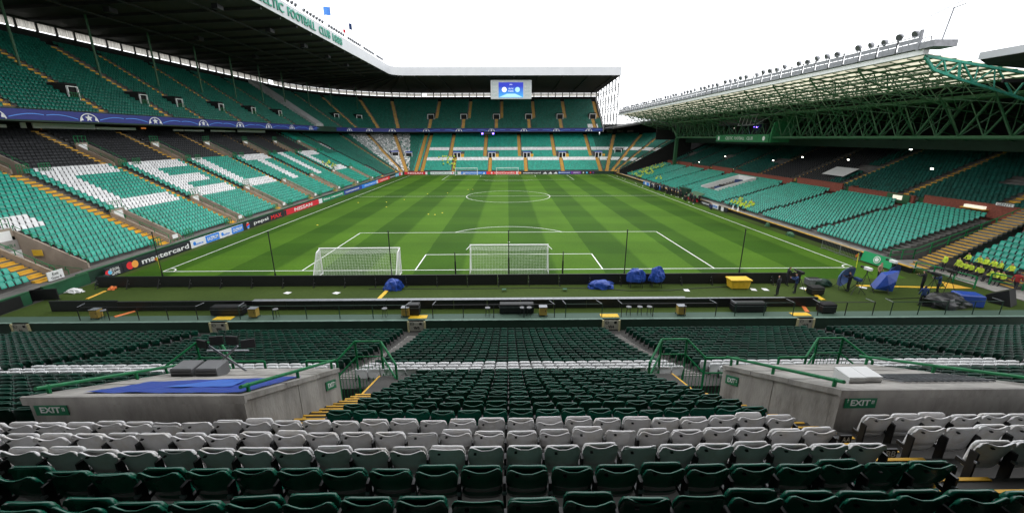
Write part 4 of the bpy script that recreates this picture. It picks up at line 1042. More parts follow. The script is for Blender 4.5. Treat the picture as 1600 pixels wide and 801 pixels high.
def seat_meshes(m, tag_):
    xs = [W2*v for v in (-1,-.97,-.90,-.75,-.5,-.2,.2,.5,.75,.90,.97,1)]
    # backrest: back surface leans away, top lip rolls backwards
    V, F = grid_panel(xs, [(0,.035),(.25,.012),(.6,-.012),(.88,-.028),(.96,-.045),(1.0,-.060)], .020, back_top, lambda x: .035*(abs(x)/W2)**2)
    bk = MB().add(V, F).mesh('backrest_'+tag_, m, True)
    xs2 = [.216*v for v in (-1,-.97,-.88,-.6,-.2,.2,.6,.88,.97,1)]
    V, F = grid_panel(xs2, [(0,.085),(.12,.07),(.5,.055),(.9,.035),(.97,.020),(1.0,.006)], .042, pan_top, lambda x: .012*(abs(x)/.216)**2)
    pn = MB().add(V, F).mesh('seat_pan_'+tag_, m, True)
    V, F = grid_panel(xs, [(0,.035),(.25,.012),(.6,-.012),(.88,-.028),(.96,-.045),(1.0,-.060)], .020, lambda x, t: .46+(.832-.075*max(0,(abs(x)/W2-.82)/.18)**2.0-.46)*t, lambda x: .03*(abs(x)/W2)**2)
    bf = MB().add(V, F).mesh('backrest_flat_'+tag_, m, True)
    return bk, pn, bf
SEATM = {'g': seat_meshes(M['green_seat'],'green'), 'w': seat_meshes(M['white_seat'],'white')}
b = MB(); b.box(-.013,.013,-.045,.05,.0,.66); b.box(-.013,.013,.05,.17,.40,.455); b.box(-.03,.03,-.06,.03,-.02,.03); brk = b.mesh('bracket',M['black_metal'])
b = MB(); b.bevbox(-.02,.02,-.065,-.03,.52,.56,.006); rivet = b.mesh('bolt_cover',M['grey_metal'])
b = MB(); b.box(-.017,.017,-.052,-.024,.735,.752); tagm = b.mesh('number_tag',M['black']); i_cnt = 0
ORD = ['first','second','third','fourth','fifth','sixth','seventh','eighth','ninth','tenth','eleventh','twelfth','thirteenth','fourteenth','fifteenth','sixteenth','seventeenth','eighteenth','nineteenth','twentieth']
def nth(i):
    if i < 20: return ORD[i]
    t = {2:'twenty',3:'thirty',4:'forty',5:'fifty'}[(i+1)//10]; return t+('-'+ORD[(i+1)%10-1] if (i+1) % 10 else 'th')
def rlabel(k, c, i, side):
    row = {0:'the second green row behind the white rows',1:'the green row right behind the white rows',2:'the rearmost white row',3:'the middle white row',4:'the white row against the exits'}.get(k) or 'green row %s in front of white' % nth(k-5)
    return '%s tip-up seat, %s from the %s, %s' % ('white' if c == 'w' else 'green', nth(i), 'stepped aisle' if side else 'row letter plate', row)
def near_blocks(k):
    y = ROWS[k][0]
    if k <= 4: return [(-17.5,4.72),(5.62,17.5)]
    if y < VY1-.2: return [(-36.5,LV[0]-.75),(-3.5,4.72),(RV[1]+.75,37)]
    if y < LY1+.2: return [(-36.5,LV[0]-.75),(-3.5,4.72),(RV[1]+.75,37)]
    ax = [-37.2]+[v for g_ in gates for v in (g_-.55,g_+.6)]+[37.6]
    return [(ax[i],ax[i+1]) for i in range(0,len(ax),2)]
P_, A_, C_ = [], [], []
count = 0
random.seed(3)
fx, fy, cxx = 642.6, 0, 0
cands = []
for k in range(-2, 32):
    y, zt = ROWS[k]
    col = 'w' if k in (2,3,4,15,16,17) else 'g'
    for x0, x1 in near_blocks(k):
        n_ = int((x1-x0)/.48); x = (x0+x1)/2-(n_-1)*.48/2
        if k == 0: x += .02
        for i in range(n_):
            xx = x+i*.48
            wdep = (y+38.28)*.961+(12.39-zt)*.2775
            vis = abs(xx+.1)/wdep < 1.31 and k >= 0
            cands.append((k,xx,y,zt,col,vis,xx < 5, n_-1-i if xx < 5 else i, i == 0))
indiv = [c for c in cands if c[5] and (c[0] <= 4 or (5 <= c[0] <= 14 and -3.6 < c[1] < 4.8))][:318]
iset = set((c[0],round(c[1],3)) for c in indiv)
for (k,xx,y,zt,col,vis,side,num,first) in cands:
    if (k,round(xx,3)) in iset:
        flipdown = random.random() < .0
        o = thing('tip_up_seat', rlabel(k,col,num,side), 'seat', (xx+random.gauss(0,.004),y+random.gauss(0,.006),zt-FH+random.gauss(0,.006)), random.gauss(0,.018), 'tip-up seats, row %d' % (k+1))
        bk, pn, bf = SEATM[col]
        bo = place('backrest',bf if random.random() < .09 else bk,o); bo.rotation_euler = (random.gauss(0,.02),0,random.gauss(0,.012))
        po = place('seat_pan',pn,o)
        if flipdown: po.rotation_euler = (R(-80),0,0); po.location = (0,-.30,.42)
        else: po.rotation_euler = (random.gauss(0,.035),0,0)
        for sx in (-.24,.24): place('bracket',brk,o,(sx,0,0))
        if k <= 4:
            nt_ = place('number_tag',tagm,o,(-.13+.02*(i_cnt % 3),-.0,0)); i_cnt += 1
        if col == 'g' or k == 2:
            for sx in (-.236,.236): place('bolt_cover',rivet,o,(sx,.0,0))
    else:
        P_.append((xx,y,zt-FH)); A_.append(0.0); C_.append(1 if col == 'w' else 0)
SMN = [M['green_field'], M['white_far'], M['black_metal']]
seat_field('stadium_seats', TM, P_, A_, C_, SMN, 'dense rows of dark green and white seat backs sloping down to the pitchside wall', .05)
# black row plates at the ends of the rows beside the right-hand exit
for k, s_ in ((4,'AA'),(3,'BB'),(2,'CC')):
    y, zt = ROWS[k]; o = thing('row_sign', 'black row letter plate reading %s on the end of a white seat row' % s_, 'sign', (5.66,y,zt-FH))
    b = MB(); b.box(-.20,-.005,.0,.03,.28,.43); b.build('plate',M['black'],o)
    b = MB(); b.box(-.2,.0,.035,.12,.30,.33); b.build('arm',M['black_metal'],o)
    text(s_, o, (5.66-.10,y-.006,zt-FH+.355), (1,0,0), (0,0,1), .14, .10, M['white'], .003)
# ---- aisle steps of the near stand
def near_steps(x0, x1, k0, k1, m2=None):
    for k in range(k0, k1):
        y, zt = ROWS[k]; zz = zt-FH; zn = ROWS[k+1][1]-FH; h = (zz-zn)/2
        b = MB(); b.mat(0).box(x0,x1,y+.618,y+.98,zn-.05,zz-h); b.mat(1).box(x0,x1,y+.935,y+.985,zz-h+.002,zz-h+.018); b.mat(1).box(x0+.02,x0+.09,y+.62,y+.90,zz-h+.002,zz-h+.018)
        b.mat(1).box(x0,x1,y+.565,y+.617,zz+.003,zz+.018)
        part(b,'step',[M['near_tread'],m2 or M['yellow']],near_stand)
near_steps(-4.85,-3.62,4,11); near_steps(4.82,5.92,-1,11)
for g_ in gates: near_steps(g_-.5,g_+.5,15,31,M['concrete'])
# landings
LZ = ROWS[10][1]-FH-.20
for x0, x1 in ((-4.88,-3.6),(4.85,5.98)):
    b = MB(); y0, y1 = ROWS[10][0]+.3, LY1; zz = LZ
    b.mat(0).add([(x0,y0,zz+.0),(x1,y0,zz+.0),(x1,y1,zz-.75),(x0,y1,zz-.75)],[(0,1,2,3)]); b.mat(1).add([(x,y_,zz+.006-.75*(y_-y0)/(y1-y0)) for x,y_ in ((x0,y0),(x0+.07,y0),(x0+.07,y1),(x0,y1))],[(0,1,2,3)]); b.add([(x,y_,zz+.006-.75*(y_-y0)/(y1-y0)) for x,y_ in ((x1-.07,y0),(x1,y0),(x1,y1),(x1-.07,y1))],[(0,1,2,3)])
    part(b,'landing',[M['near_tread'],M['yellow']],near_stand)
# ---- the two concrete exits
ZR, ZF = 7.96, 6.20
def near_exit(x0, x1, right):
    o = thing('concrete_exit', 'concrete stadium exit roof with %s' % ('white cable boxes and a metal grating on top' if right else 'a blue tarpaulin laid over its top'), 'exit', ((x0+x1)/2,VY0,6.0))
    zr, zfv = ZR, ZF
    b = MB(); b.box(x0,x1,VY0,VY0+.18,5.9,zr-.13); part(b,'rear_wall',M['exit_concrete'],o)
    for xa, xb_ in ((x0,x0+.18),(x1-.18,x1)):
        zl = lambda y_: zr-.14+(zfv-.16-zr+.14)*(y_-VY0-.185)/(VY1-VY0-.185)
        for ya, yb_ in ((VY0+.185,-30.05),(-30.03,VY1)):
            b = MB(); b.prism([(ya,3.2),(yb_,3.2),(yb_,zl(yb_)),(ya,zl(ya))],'x',xa,xb_); part(b,'side_wall',M['exit_concrete'],o)
    for i in range(3):      # precast slabs with joints
        t0, t1 = i/3, (i+1)/3; ya, yb_ = VY0+(VY1-VY0)*t0+.008, VY0+(VY1-VY0)*t1-.008; za, zb = zr+(zfv-zr)*t0, zr+(zfv-zr)*t1
        b = MB(); b.add([(x0-.05,ya,za-.12),(x1+.05,ya,za-.12),(x1+.05,yb_,zb-.12),(x0-.05,yb_,zb-.12),(x0-.05,ya,za),(x1+.05,ya,za),(x1+.05,yb_,zb),(x0-.05,yb_,zb)],[(0,3,2,1),(4,5,6,7),(0,1,5,4),(1,2,6,5),(2,3,7,6),(3,0,4,7)]); part(b,'roof_slab',M['exit_concrete'],o)
    b = MB(); b.box(x0-.06,x1+.06,VY0-.05,VY0-.002,zr-.15,zr+.015); part(b,'rear_coping',M['exit_concrete'],o)
    b = MB(); b.box(x0+.2,x1-.2,VY0+.2,VY1-.5,3.4,3.5); part(b,'floor',M['dark'],o)
    return o
def top_at(y): return ZR+(ZF-ZR)*(y-VY0)/(VY1-VY0)
eL = near_exit(*LV, False); eR = near_exit(*RV, True)
def exit_sign(o, c, rt, wd, ht, s_, up=(0,0,1), arrow=False):
    rt = Vector(rt).normalized(); up = Vector(up).normalized(); n_ = rt.cross(up); c = Vector(c)
    sgn = tag(place('exit_sign', bpy.data.meshes.new('exit_sign')), 'green and white EXIT sign on the %s' % s_, 'sign')
    b = MB(); q = [c+rt*sx*wd/2+up*sz*ht/2+n_*d for d in (-.006,.008) for sx, sz in ((-1,-1),(1,-1),(1,1),(-1,1))]
    b.add(q,[(3,2,1,0),(4,5,6,7),(0,1,5,4),(1,2,6,5),(2,3,7,6),(3,0,4,7)]); me = b.mesh('exit_sign',M['green_sign']); sgn.data = me
    text('EXIT', sgn, c+n_*.012+rt*(-.02*wd), rt, up, wd*.62, ht*.52, M['white'], .003, .02)
    m_ = MB(); cc = c+n_*.012+rt*wd*.38+up*ht*.05; m_.add([cc+rt*sx*wd*.045+up*sz*ht*.15 for sx,sz in ((-1,-1),(1,-1),(1,1),(-1,1))],[(0,1,2,3)]); part(m_,'square_mark',M['white'],sgn)
    text('12', sgn, cc+n_*.004, rt, up, wd*.05, ht*.2, M['green_sign'], .002)
    if arrow:
        cc = c+n_*.012-rt*wd*.43; b = MB(); b.add([cc+rt*x_*wd+up*z_*ht for x_,z_ in ((-.008,.0),(.008,.0),(.008,.25),(-.008,.25))],[(0,1,2,3)]); b.add([cc+rt*x_*wd+up*z_*ht for x_,z_ in ((-.035,.2),(.035,.2),(0,.38))],[(0,1,2)]); part(b,'arrow',M['white'],sgn)
    return sgn
M['green_sign'] = mat('green_sign', (0.008,0.17,0.075), .4, .05, 3)
exit_sign(eL,(-8.36,VY0-.02,7.70),(1,0,0),.58,.235,'rear concrete wall below the blue tarpaulin')
exit_sign(eR,(6.37,VY0-.02,7.70),(1,0,0),.58,.235,'rear concrete wall below the white cable boxes',arrow=True)
exit_sign(eL,(-4.885,-28.55,6.02),(0,1,-.46),.62,.26,'side wall under the blue tarpaulin')
exit_sign(eR,(5.985,-28.5,6.02),(0,-1,.46),.62,.26,'side wall under the white cable boxes')
# tarpaulin with a paler star print, cable boxes, grating
def sheet_mesh(pts, nx, ny, amp, seed):
    a_, b_, c_, d_ = [Vector(p) for p in pts]; V = []; F = []
    for j in range(ny+1):
        for i in range(nx+1):
            u, v = i/nx, j/ny; q = a_.lerp(b_,u).lerp(d_.lerp(c_,u),v)
            V.append((q.x,q.y,q.z+amp*(.5+noise.noise(Vector((u*7+seed,v*6,seed))))))
    for j in range(ny):
        for i in range(nx): F.append((j*(nx+1)+i,j*(nx+1)+i+1,(j+1)*(nx+1)+i+1,(j+1)*(nx+1)+i))
    return V, F
V, F = sheet_mesh([(-8.0,-31.55,top_at(-31.55)+.012),(-4.98,-31.7,top_at(-31.7)+.012),(-4.98,-29.7,top_at(-29.7)+.012),(-7.9,-30.3,top_at(-30.3)+.012)],26,14,.025,4.2)
tp_ = tag(place('tarpaulin', MB().add(V,F).mesh('tarpaulin',flat('blue_print',(.018,.05,.36),.4),True)),'blue printed tarpaulin spread on the concrete exit roof','tarpaulin')
V, F = sheet_mesh([(-6.9,-31.1,top_at(-31.1)+.034),(-5.6,-31.1,top_at(-31.1)+.034),(-5.9,-30.2,top_at(-30.2)+.034),(-6.5,-30.2,top_at(-30.2)+.034)],8,6,.012,4.2)
wp(place('printed_star', MB().add(V,F).mesh('printed_star',flat('pale_print',(.05,.16,.62),.4),True)),tp_)
for i,(x,y) in enumerate(((6.86,-30.95),(7.24,-30.9))):
    o = thing('cable_box','white plastic cable box on the exit roof, %s' % ('beside the green handrail' if i == 0 else 'next to the metal grating'),'box',(x,y,top_at(y)))
    b = MB(); b.bevbox(-.165,.165,-.2,.2,-.06,.19,.02); b.build('body',M['white'],o); b = MB(); b.bevbox(-.175,.175,-.21,.21,.192,.225,.012); b.build('lid',M['white'],o)
gr = thing('grating','rusty metal grating lying on the concrete exit roof','grating',(8.2,-30.7,top_at(-30.7)+.03))
b = MB()
for i in range(15): x = 7.75+i*.13; b.box(x,x+.03,-31.2,-30.3,0,.03)
me = b.mesh('bearing_bar',M['grey_metal'])
for v in me.vertices: v.co.z += top_at(v.co.y)+.02
wp(place('bearing_bar',me),gr)
b = MB()
for j in range(6): y = -31.18+j*.16; b.box(7.75,9.6,y,y+.03,.031,.05)
me = b.mesh('cross_bar',M['grey_metal'])
for v in me.vertices: v.co.z += top_at(v.co.y)+.02
wp(place('cross_bar',me),gr)
# speaker wedges and folded chairs / monitors on left exit
for i,(x,y) in enumerate(((-8.02,-29.2),(-7.42,-29.2))):
    o = thing('monitor_box','grey cabinet standing on the exit roof beyond the blue tarpaulin, %s one' % ('outer' if i == 0 else 'inner'),'box',(x,y,top_at(y)))
    b = MB(); b.bevbox(-.26,.26,-.22,.22,-.05,.30,.02); b.build('body',mat('grey_cabinet%d'%i,(.16,.16,.165),.5),o)
    for zz in (.06,.14,.22): b = MB(); b.box(-.24,.24,-.232,-.222,zz,zz+.012); b.build('slot',M['black'],o)
mo = thing('monitor_stand','folding stand holding four small black screens on the exit roof','stand',(-7.55,-28.5,top_at(-28.5)))
b = MB(); b.tube((-.5,0,.0),(.35,0,.75),.03,5); b.tube((.45,0,.0),(-.4,0,.75),.03,5); b.tube((-.55,.1,.55),(.55,.1,.55),.03,5); b.build('frame',M['grey_metal'],mo)
for i in range(4):
    b = MB(); b.bevbox(-.16,.16,-.03,.03,-.12,.12,.01); s_ = b.build('screen',M['black'],mo,(-.6+.4*i,.05,.78+.1*(i in (1,2))),R((-20,8,-5,20)[i]))
# green rails of the exits
def exit_rails(x0, x1, frames):
    o = thing('handrail','green painted handrails round the %s exit of the near stand' % ('blue tarpaulin' if x0 < 0 else 'white cable box'),'railing',((x0+x1)/2,VY1,4))
    for xx in (x0+.08,x1-.08):
        b = MB(); hgt = .20 if True else .3
        ya = VY0+.1; b.tube((xx,ya,top_at(ya)+.14),(xx,VY1+.05,top_at(VY1+.05)+.24),.036,8)
        for t in (.05,.5,.95): yy = ya+(VY1-ya)*t; b.tube((xx,yy,top_at(yy)),(xx,yy,top_at(yy)+.18),.035,6)
        part(b,'top_rail',M['rail'],o)
    for pts in frames:
        b = MB(); Q = [Vector((px,py,5.18 if hi else 4.68)) for px, py, hi in pts]
        for q in Q: b.tube((q.x,q.y,2.6),q,.042,8)
        for q0, q1 in zip(Q[:-1],Q[1:]): b.tube(q0,q1,.042,8); b.tube(q0-Vector((0,0,.62)),q1-Vector((0,0,.62)),.034,6)
        part(b,'guard_frame',M['rail'],o)
        for q0, q1 in zip(Q[:-1],Q[1:]):
            b = MB(); n_ = max(2,int((q1-q0).length/.13))
            for i in range(1,n_): q = q0.lerp(q1,i/n_); b.tube((q.x,q.y,2.8),(q.x,q.y,q.z-.62),.011,4)
            part(b,'baluster',M['rail'],o)
    return o
exit_rails(*LV,[[(-12.2,-25.3,0),(-11.6,-24.5,1),(-10.7,-24.5,1),(-10.05,-25.0,0),(-8.9,-25.0,0)],[(-7.4,-25.0,0),(-6.3,-25.0,0),(-5.78,-24.5,1),(-4.83,-24.5,1),(-4.1,-25.3,0)]])
exit_rails(*RV,[[(4.93,-25.3,0),(5.6,-24.5,1),(6.55,-24.5,1),(7.07,-25.0,0),(8.26,-25.0,0)],[(9.76,-25.0,0),(10.75,-25.0,0),(11.46,-24.5,1),(12.4,-24.5,1),(12.94,-25.3,0)]])
# ---- gate signs at the pitchside wall
for g_, s_ in zip(gates, ('N','W6','W5','W4','W3')):
    o = thing('gate_sign','grey aisle gate sign reading %s at the pitchside wall' % s_,'sign',(g_,-11.6,zf))
    b = MB(); b.box(-.50,.50,-.03,.0,.10,.80); b.build('panel',mat('grey_panel_'+s_,(.36,.35,.29),.6),o)
    b = MB()
    for sx in (-.58,.58): b.box(sx-.06,sx+.06,-.06,.04,-.1,.82)
    b.build('post',flat('cream_stripe',(.55,.50,.28)),o)
    text(s_, o, (g_,-11.64,zf+.32), (1,0,0), (0,0,1), .42 if len(s_) > 1 else .2, .24, M['black'], .004, .02)
    b = MB()
    for i in range(16):
        t0, t1 = 2*math.pi*i/16, 2*math.pi*(i+1)/16
        b.quad(*[(-.3+r_*math.cos(t),-.036,.64+r_*math.sin(t)) for t, r_ in ((t0,.10),(t0,.13),(t1,.13),(t1,.10))])
    b.box(-.39,-.21,-.037,-.034,.63,.65); b.box(.2,.38,-.036,-.033,.55,.73); b.build('symbol',M['black'],o)
    b = MB(); b.box(-.65,.65,.36,.92,-zf+.015,-zf+.04)
    if s_ != 'N': b.build('yellow_step',M['yellow_plain'],o)
# rail along the walkway
for i, (x0, x1) in enumerate(((-30.5,-22.2),(-19.2,-7.4),(-5.5,3.2),(4.0,6.6),(8.0,14.8),(16.2,20.4),(22.2,26.2),(27.5,35.5))):
    o = thing('walkway_rail','thin dark railing along the pitchside walkway above the %s' % ('near stand wall'),'railing',((x0+x1)/2,-11.2,0),0,'walkway railings')
    b = MB(); railing(b,[(x0,-11.15,.01),(x1,-11.15,.01)],1.0,2.2,.028,()); part(b,'post_and_rail',M['darkgreen'] if i % 2 else M['black_metal'],o)
    b = MB(); b.tube((x1,-11.15,1.0),(x1+(.35 if x1 < 0 else -.35),-10.7,1.12),.025,5); b.tube((x0,-11.15,1.0),(x0+(.2 if x0 < 0 else -.2),-10.7,1.12),.025,5); part(b,'end_rail',M['grey_metal'],o)
# ---- unseen upper deck and roof above the camera, front edges set for the light
b = MB(); b.box(-60,60,-60,-33.4,15.2,15.6); part(b,'unseen_upper_deck',M['roof_rib'],near_stand)
b = MB(); b.box(-60,60,-33.4,-33.2,15.1,16.4); part(b,'unseen_upper_balcony',M['darkgreen'],near_stand)
b = MB(); b.box(-60,60,-60,-27.0,32.2,34.6); part(b,'unseen_high_roof',M['roof_rib'],near_stand)
b = MB(); b.box(-60,60,-46,-45.7,9,15); part(b,'rear_wall',M['vomwall'],near_stand)

# ================================================================== PERIMETER BOARDS
def board(label, p0, p1, bg, items, h=.92, z0=.04, group=None):
    p0 = Vector((*p0,0)); p1 = Vector((*p1,0)); rt = (p1-p0).normalized(); L_ = (p1-p0).length; n_ = rt.cross(Vector((0,0,1)))
    o = thing('advertising_board', label, 'board', (p0+p1)/2, 0, group)
    b = MB(); q0, q1 = p0+rt*.01, p1-rt*.01
    b.add([(*(q0+n_*d).xy,zz) for d, zz in ((0,z0),(0,z0+h),(-.12,z0+h),(-.12,z0))]+[(*(q1+n_*d).xy,zz) for d, zz in ((0,z0),(0,z0+h),(-.12,z0+h),(-.12,z0))],[(0,1,2,3),(7,6,5,4),(0,4,5,1),(1,5,6,2),(2,6,7,3),(3,7,4,0)])
    part(b,'panel',bg,o)
    for it in items:
        kind = it[0]
        if kind == 'T':      # text, centre fraction, width fraction, height fraction, material
            _, s_, c_, w_, hh, m_ = it[:6]; zc = it[6] if len(it) > 6 else .5
            text(s_, o, p0+rt*L_*c_+n_*.014+Vector((0,0,z0+h*zc)), rt, (0,0,1), L_*w_, h*hh, m_, .004, .014)
        elif kind == 'D':
            _, c_, r_, m_ = it[:4]; off = it[4] if len(it) > 4 else .010
            disc(o,'logo_disc',p0+rt*L_*c_+n_*off+Vector((0,0,z0+h*.5)),rt,(0,0,1),r_*h,m_,20)
        elif kind == 'H':    # half disc
            _, c_, r_, m_, a0, a1, off = it
            disc(o,'logo_disc',p0+rt*L_*c_+n_*off+Vector((0,0,z0+h*.5)),rt,(0,0,1),r_*h,m_,12,None,a0,a1)
        elif kind == 'P':    # colour patch
            _, a_, c_, m_ = it; b = MB(); b.add([(*(p0+rt*L_*t+n_*.006).xy,z0+h*zz) for t, zz in ((a_,.02),(c_,.02),(c_,.98),(a_,.98))],[(0,1,2,3)]); part(b,'print_patch',m_,o)
        elif kind == 'G':    # triangle group (three stripes)
            _, c_, s_, m_ = it
            b = MB(); cc = p0+rt*L_*c_+n_*.010+Vector((0,0,z0))
            for (xa,xb_,xc,zz) in ((-.55,.55,.15,.85),): b.add([cc+rt*xa*s_+Vector((0,0,h*.12)),cc+rt*xb_*s_+Vector((0,0,h*.12)),cc+rt*xc*s_+Vector((0,0,h*zz))],[(0,1,2)])
            part(b,'logo_mark',m_,o)
    return o
BK = flat('board_black',(.020,.020,.028)); BW = flat('board_white',(.72,.73,.76)); BB = flat('board_blue',(.03,.22,.75)); BR = M['red']; BG = flat('board_green',(.01,.22,.11)); BN = flat('board_navy',(.02,.05,.30)); OR = flat('board_orange',(.90,.38,.07)); RD = flat('board_scarlet',(.80,.03,.04)); CY_ = flat('board_cyan',(.10,.55,.85)); PU = flat('board_purple',(.16,.04,.30))
W_ = M['white']; XB = -37.0
def lb(label, y0, y1, bg, items): return board(label,(XB,y0),(XB,y1),bg,items,group=None)
lb('dark board with stacked white slogan at the start of the left touchline',-2.1,-.35,BK,[('T','EQUAL',.55,.55,.34,W_,.68),('T','GAME',.55,.50,.34,W_,.28),('D',.12,.28,RD),('D',.24,.22,CY_,.013)])
lb('black board with red and orange discs and large white lettering beside the left corner flag',-.33,8.45,BK,[('D',.085,.40,RD),('D',.150,.40,OR,.014),('T','mastercard',.60,.72,.60,W_)])
lb('white and blue chequered board next to the large black lettered one',8.47,18.3,BW,[('P',.25,.50,BB),('P',.75,1.0,BB),('T','GAZPROM',.375,.20,.5,W_),('T','GAZPROM',.875,.20,.5,W_),('T','GAZPROM',.14,.12,.22,BB,.35),('D',.06,.25,BB),('T','GAZPROM',.64,.12,.22,BB,.35),('D',.56,.25,BB)])
lb('black board with a red white and blue ball and white lettering',18.32,29.3,BK,[('H',.10,.40,RD,.25,math.pi+.25,.010),('H',.10,.40,BB,math.pi+.25,2*math.pi+.25,.010),('P',.085,.12,W_),('T','pepsi',.40,.34,.62,W_),('T','MAX',.78,.28,.66,RD)])
lb('long red board with white capital lettering on the left touchline',29.35,42.2,BR,[('P',.0,.05,BK),('T','NISSAN',.52,.52,.62,W_)])
lb('green board with white slogan lettering on the left touchline',42.25,55.2,BG,[('P',.0,.12,BW),('T','Enjoy responsibly',.56,.78,.55,W_)])
lb('navy board with pale champions lettering on the left touchline',55.25,65.5,BN,[('T','CHAMPIONS LEAGUE',.5,.86,.40,W_)])
lb('blue board with white lettering between the navy and the red one',65.55,80.5,BB,[('P',0,.1,BN),('T','PlayStation',.55,.62,.5,W_),('P',.9,1.0,BW)])
lb('red board with small white lettering near the far end of the left touchline',80.55,92.5,RD,[('T','UniCredit',.5,.7,.55,W_)])
lb('short black board with white lettering near the far end of the left touchline',92.55,99.5,BK,[('T','mastercard',.5,.85,.5,W_)])
lb('pale blue board at the far end of the left touchline',99.55,104.0,CY_,[('T','GAZPROM',.5,.7,.5,W_)])
YBD = 108.4
def fb(label, x0, x1, bg, items): return board(label,(x0,YBD),(x1,YBD),bg,items)
board('pink and white board in the far left corner',(XB,104.05),(-36.6,107.2),BW,[('P',.0,.5,RD)]); 
fb('red board with white capitals behind the far left corner',-36.6,-28.2,BR,[('T','NISSAN',.5,.62,.62,W_),('P',.92,1.0,BW)])
fb('white and green board with a small red star behind the far goal',-28.15,-17.7,BG,[('P',.10,.90,BW),('T','Heineken',.45,.62,.6,BG),('D',.84,.25,RD)])
fb('blue and white board behind the two far goals',-17.65,-7.6,BB,[('P',.0,.12,BW),('T','PlayStation',.55,.56,.55,W_),('G',.22,.8,W_),('G',.92,.8,W_)])
fb('red board with white lettering behind the centre of the far goal line',-7.55,4.1,RD,[('T','UniCredit',.55,.6,.6,W_),('D',.16,.3,W_),('P',.9,.94,W_)])
fb('black board with white lettering behind the far penalty area',4.15,11.75,BK,[('T','mastercard',.56,.80,.62,W_),('D',.02,.4,OR)])
fb('black board with three white triangles',11.8,17.6,BK,[('G',.2,1.4,W_),('G',.52,1.4,W_),('G',.84,1.4,W_)])
fb('navy board right of the one with three white triangles',17.65,22.1,BN,[('T','CHAMPIONS LEAGUE',.5,.85,.4,W_),('D',.1,.3,CY_)])
fb('purple board with white capitals near the far right corner',22.15,25.7,PU,[('T','RESPECT',.55,.6,.4,W_)])
fb('dark board with coloured marks beside the far right corner',25.75,30.7,BK,[('D',.15,.3,W_),('D',.4,.35,CY_),('D',.65,.3,RD),('D',.85,.3,PU)])
# right touchline boards in front of the dugouts
for y0, y1, bg, s_, lbl in ((30.5,33.5,BK,'','black board below the seated stewards on the right touchline'),(33.6,36.4,BW,'GAZPROM','white board with blue lettering below the seated stewards'),(36.5,40.5,BK,'mastercard','black board with a red disc on the right touchline'),(42.5,45.5,RD,'NISSAN','red board beside the green dugout'),(62,66,BB,'','blue board beside the crowd of photographers'),(66.2,70.5,BW,'','white board beyond the crowd of photographers'),(70.6,75.5,BB,'','long blue board towards the far right corner')):
    board(lbl,(37.1,y1),(37.1,y0),bg,[('T',s_,.5,.7,.5,BB if bg is BW else W_)] if s_ else [('P',.3,.6,W_ if bg is not BW else BB)],.75)
# the two rows of board backs seen from behind at the near goal
for i in range(23):
    x0 = -35.6+2.66*i
    if x0 > 24.5: break
    o = thing('board_back','black back of an upright pitchside board behind the near goal','board',(x0+1.33,-4.35,0),0,'black board backs behind the near goal')
    b = MB(); b.box(x0+.012,x0+2.648,-4.4,-4.28,.03,.98); part(b,'panel',M['black'],o)
    b = MB(); b.box(x0+.05,x0+.10,-4.85,-4.4,.0,.04); b.tube((x0+.08,-4.8,.03),(x0+.08,-4.42,.8),.02,4); part(b,'strut',M['black_metal'],o)
    b = MB(); b.box(x0+.02,x0+.07,-4.43,-4.405,.30,.37); b.box(x0+.02,x0+.07,-4.43,-4.405,.60,.68); part(b,'latch',M['grey_metal'],o)
for i in range(24):
    x0 = -34.2+2.5*i
    if x0+2.5 > 25.6: break
    zt = .72 if i not in (0,1) else .80
    o = thing('board_back','low black board with a pale top edge beside the pitchside walkway','board',(x0+1.25,-9.3,0),0,'low black boards along the walkway')
    b = MB(); b.box(x0+.012,x0+2.488,-9.55,-9.45,.02,zt); part(b,'panel',M['black'],o)
    b = MB(); b.box(x0+.005,x0+2.495,-9.60,-9.2 if 5 < i < 19 else -9.42,zt+.004,zt+.04); part(b,'top_edge',M['grey_metal'] if 5 < i < 22 else M['black_metal'],o)
    b = MB(); b.box(x0+.2,x0+.26,-9.2,-8.9,0,.05); b.tube((x0+.23,-8.95,.03),(x0+.23,-9.4,.6),.02,4); part(b,'strut',M['black_metal'],o)
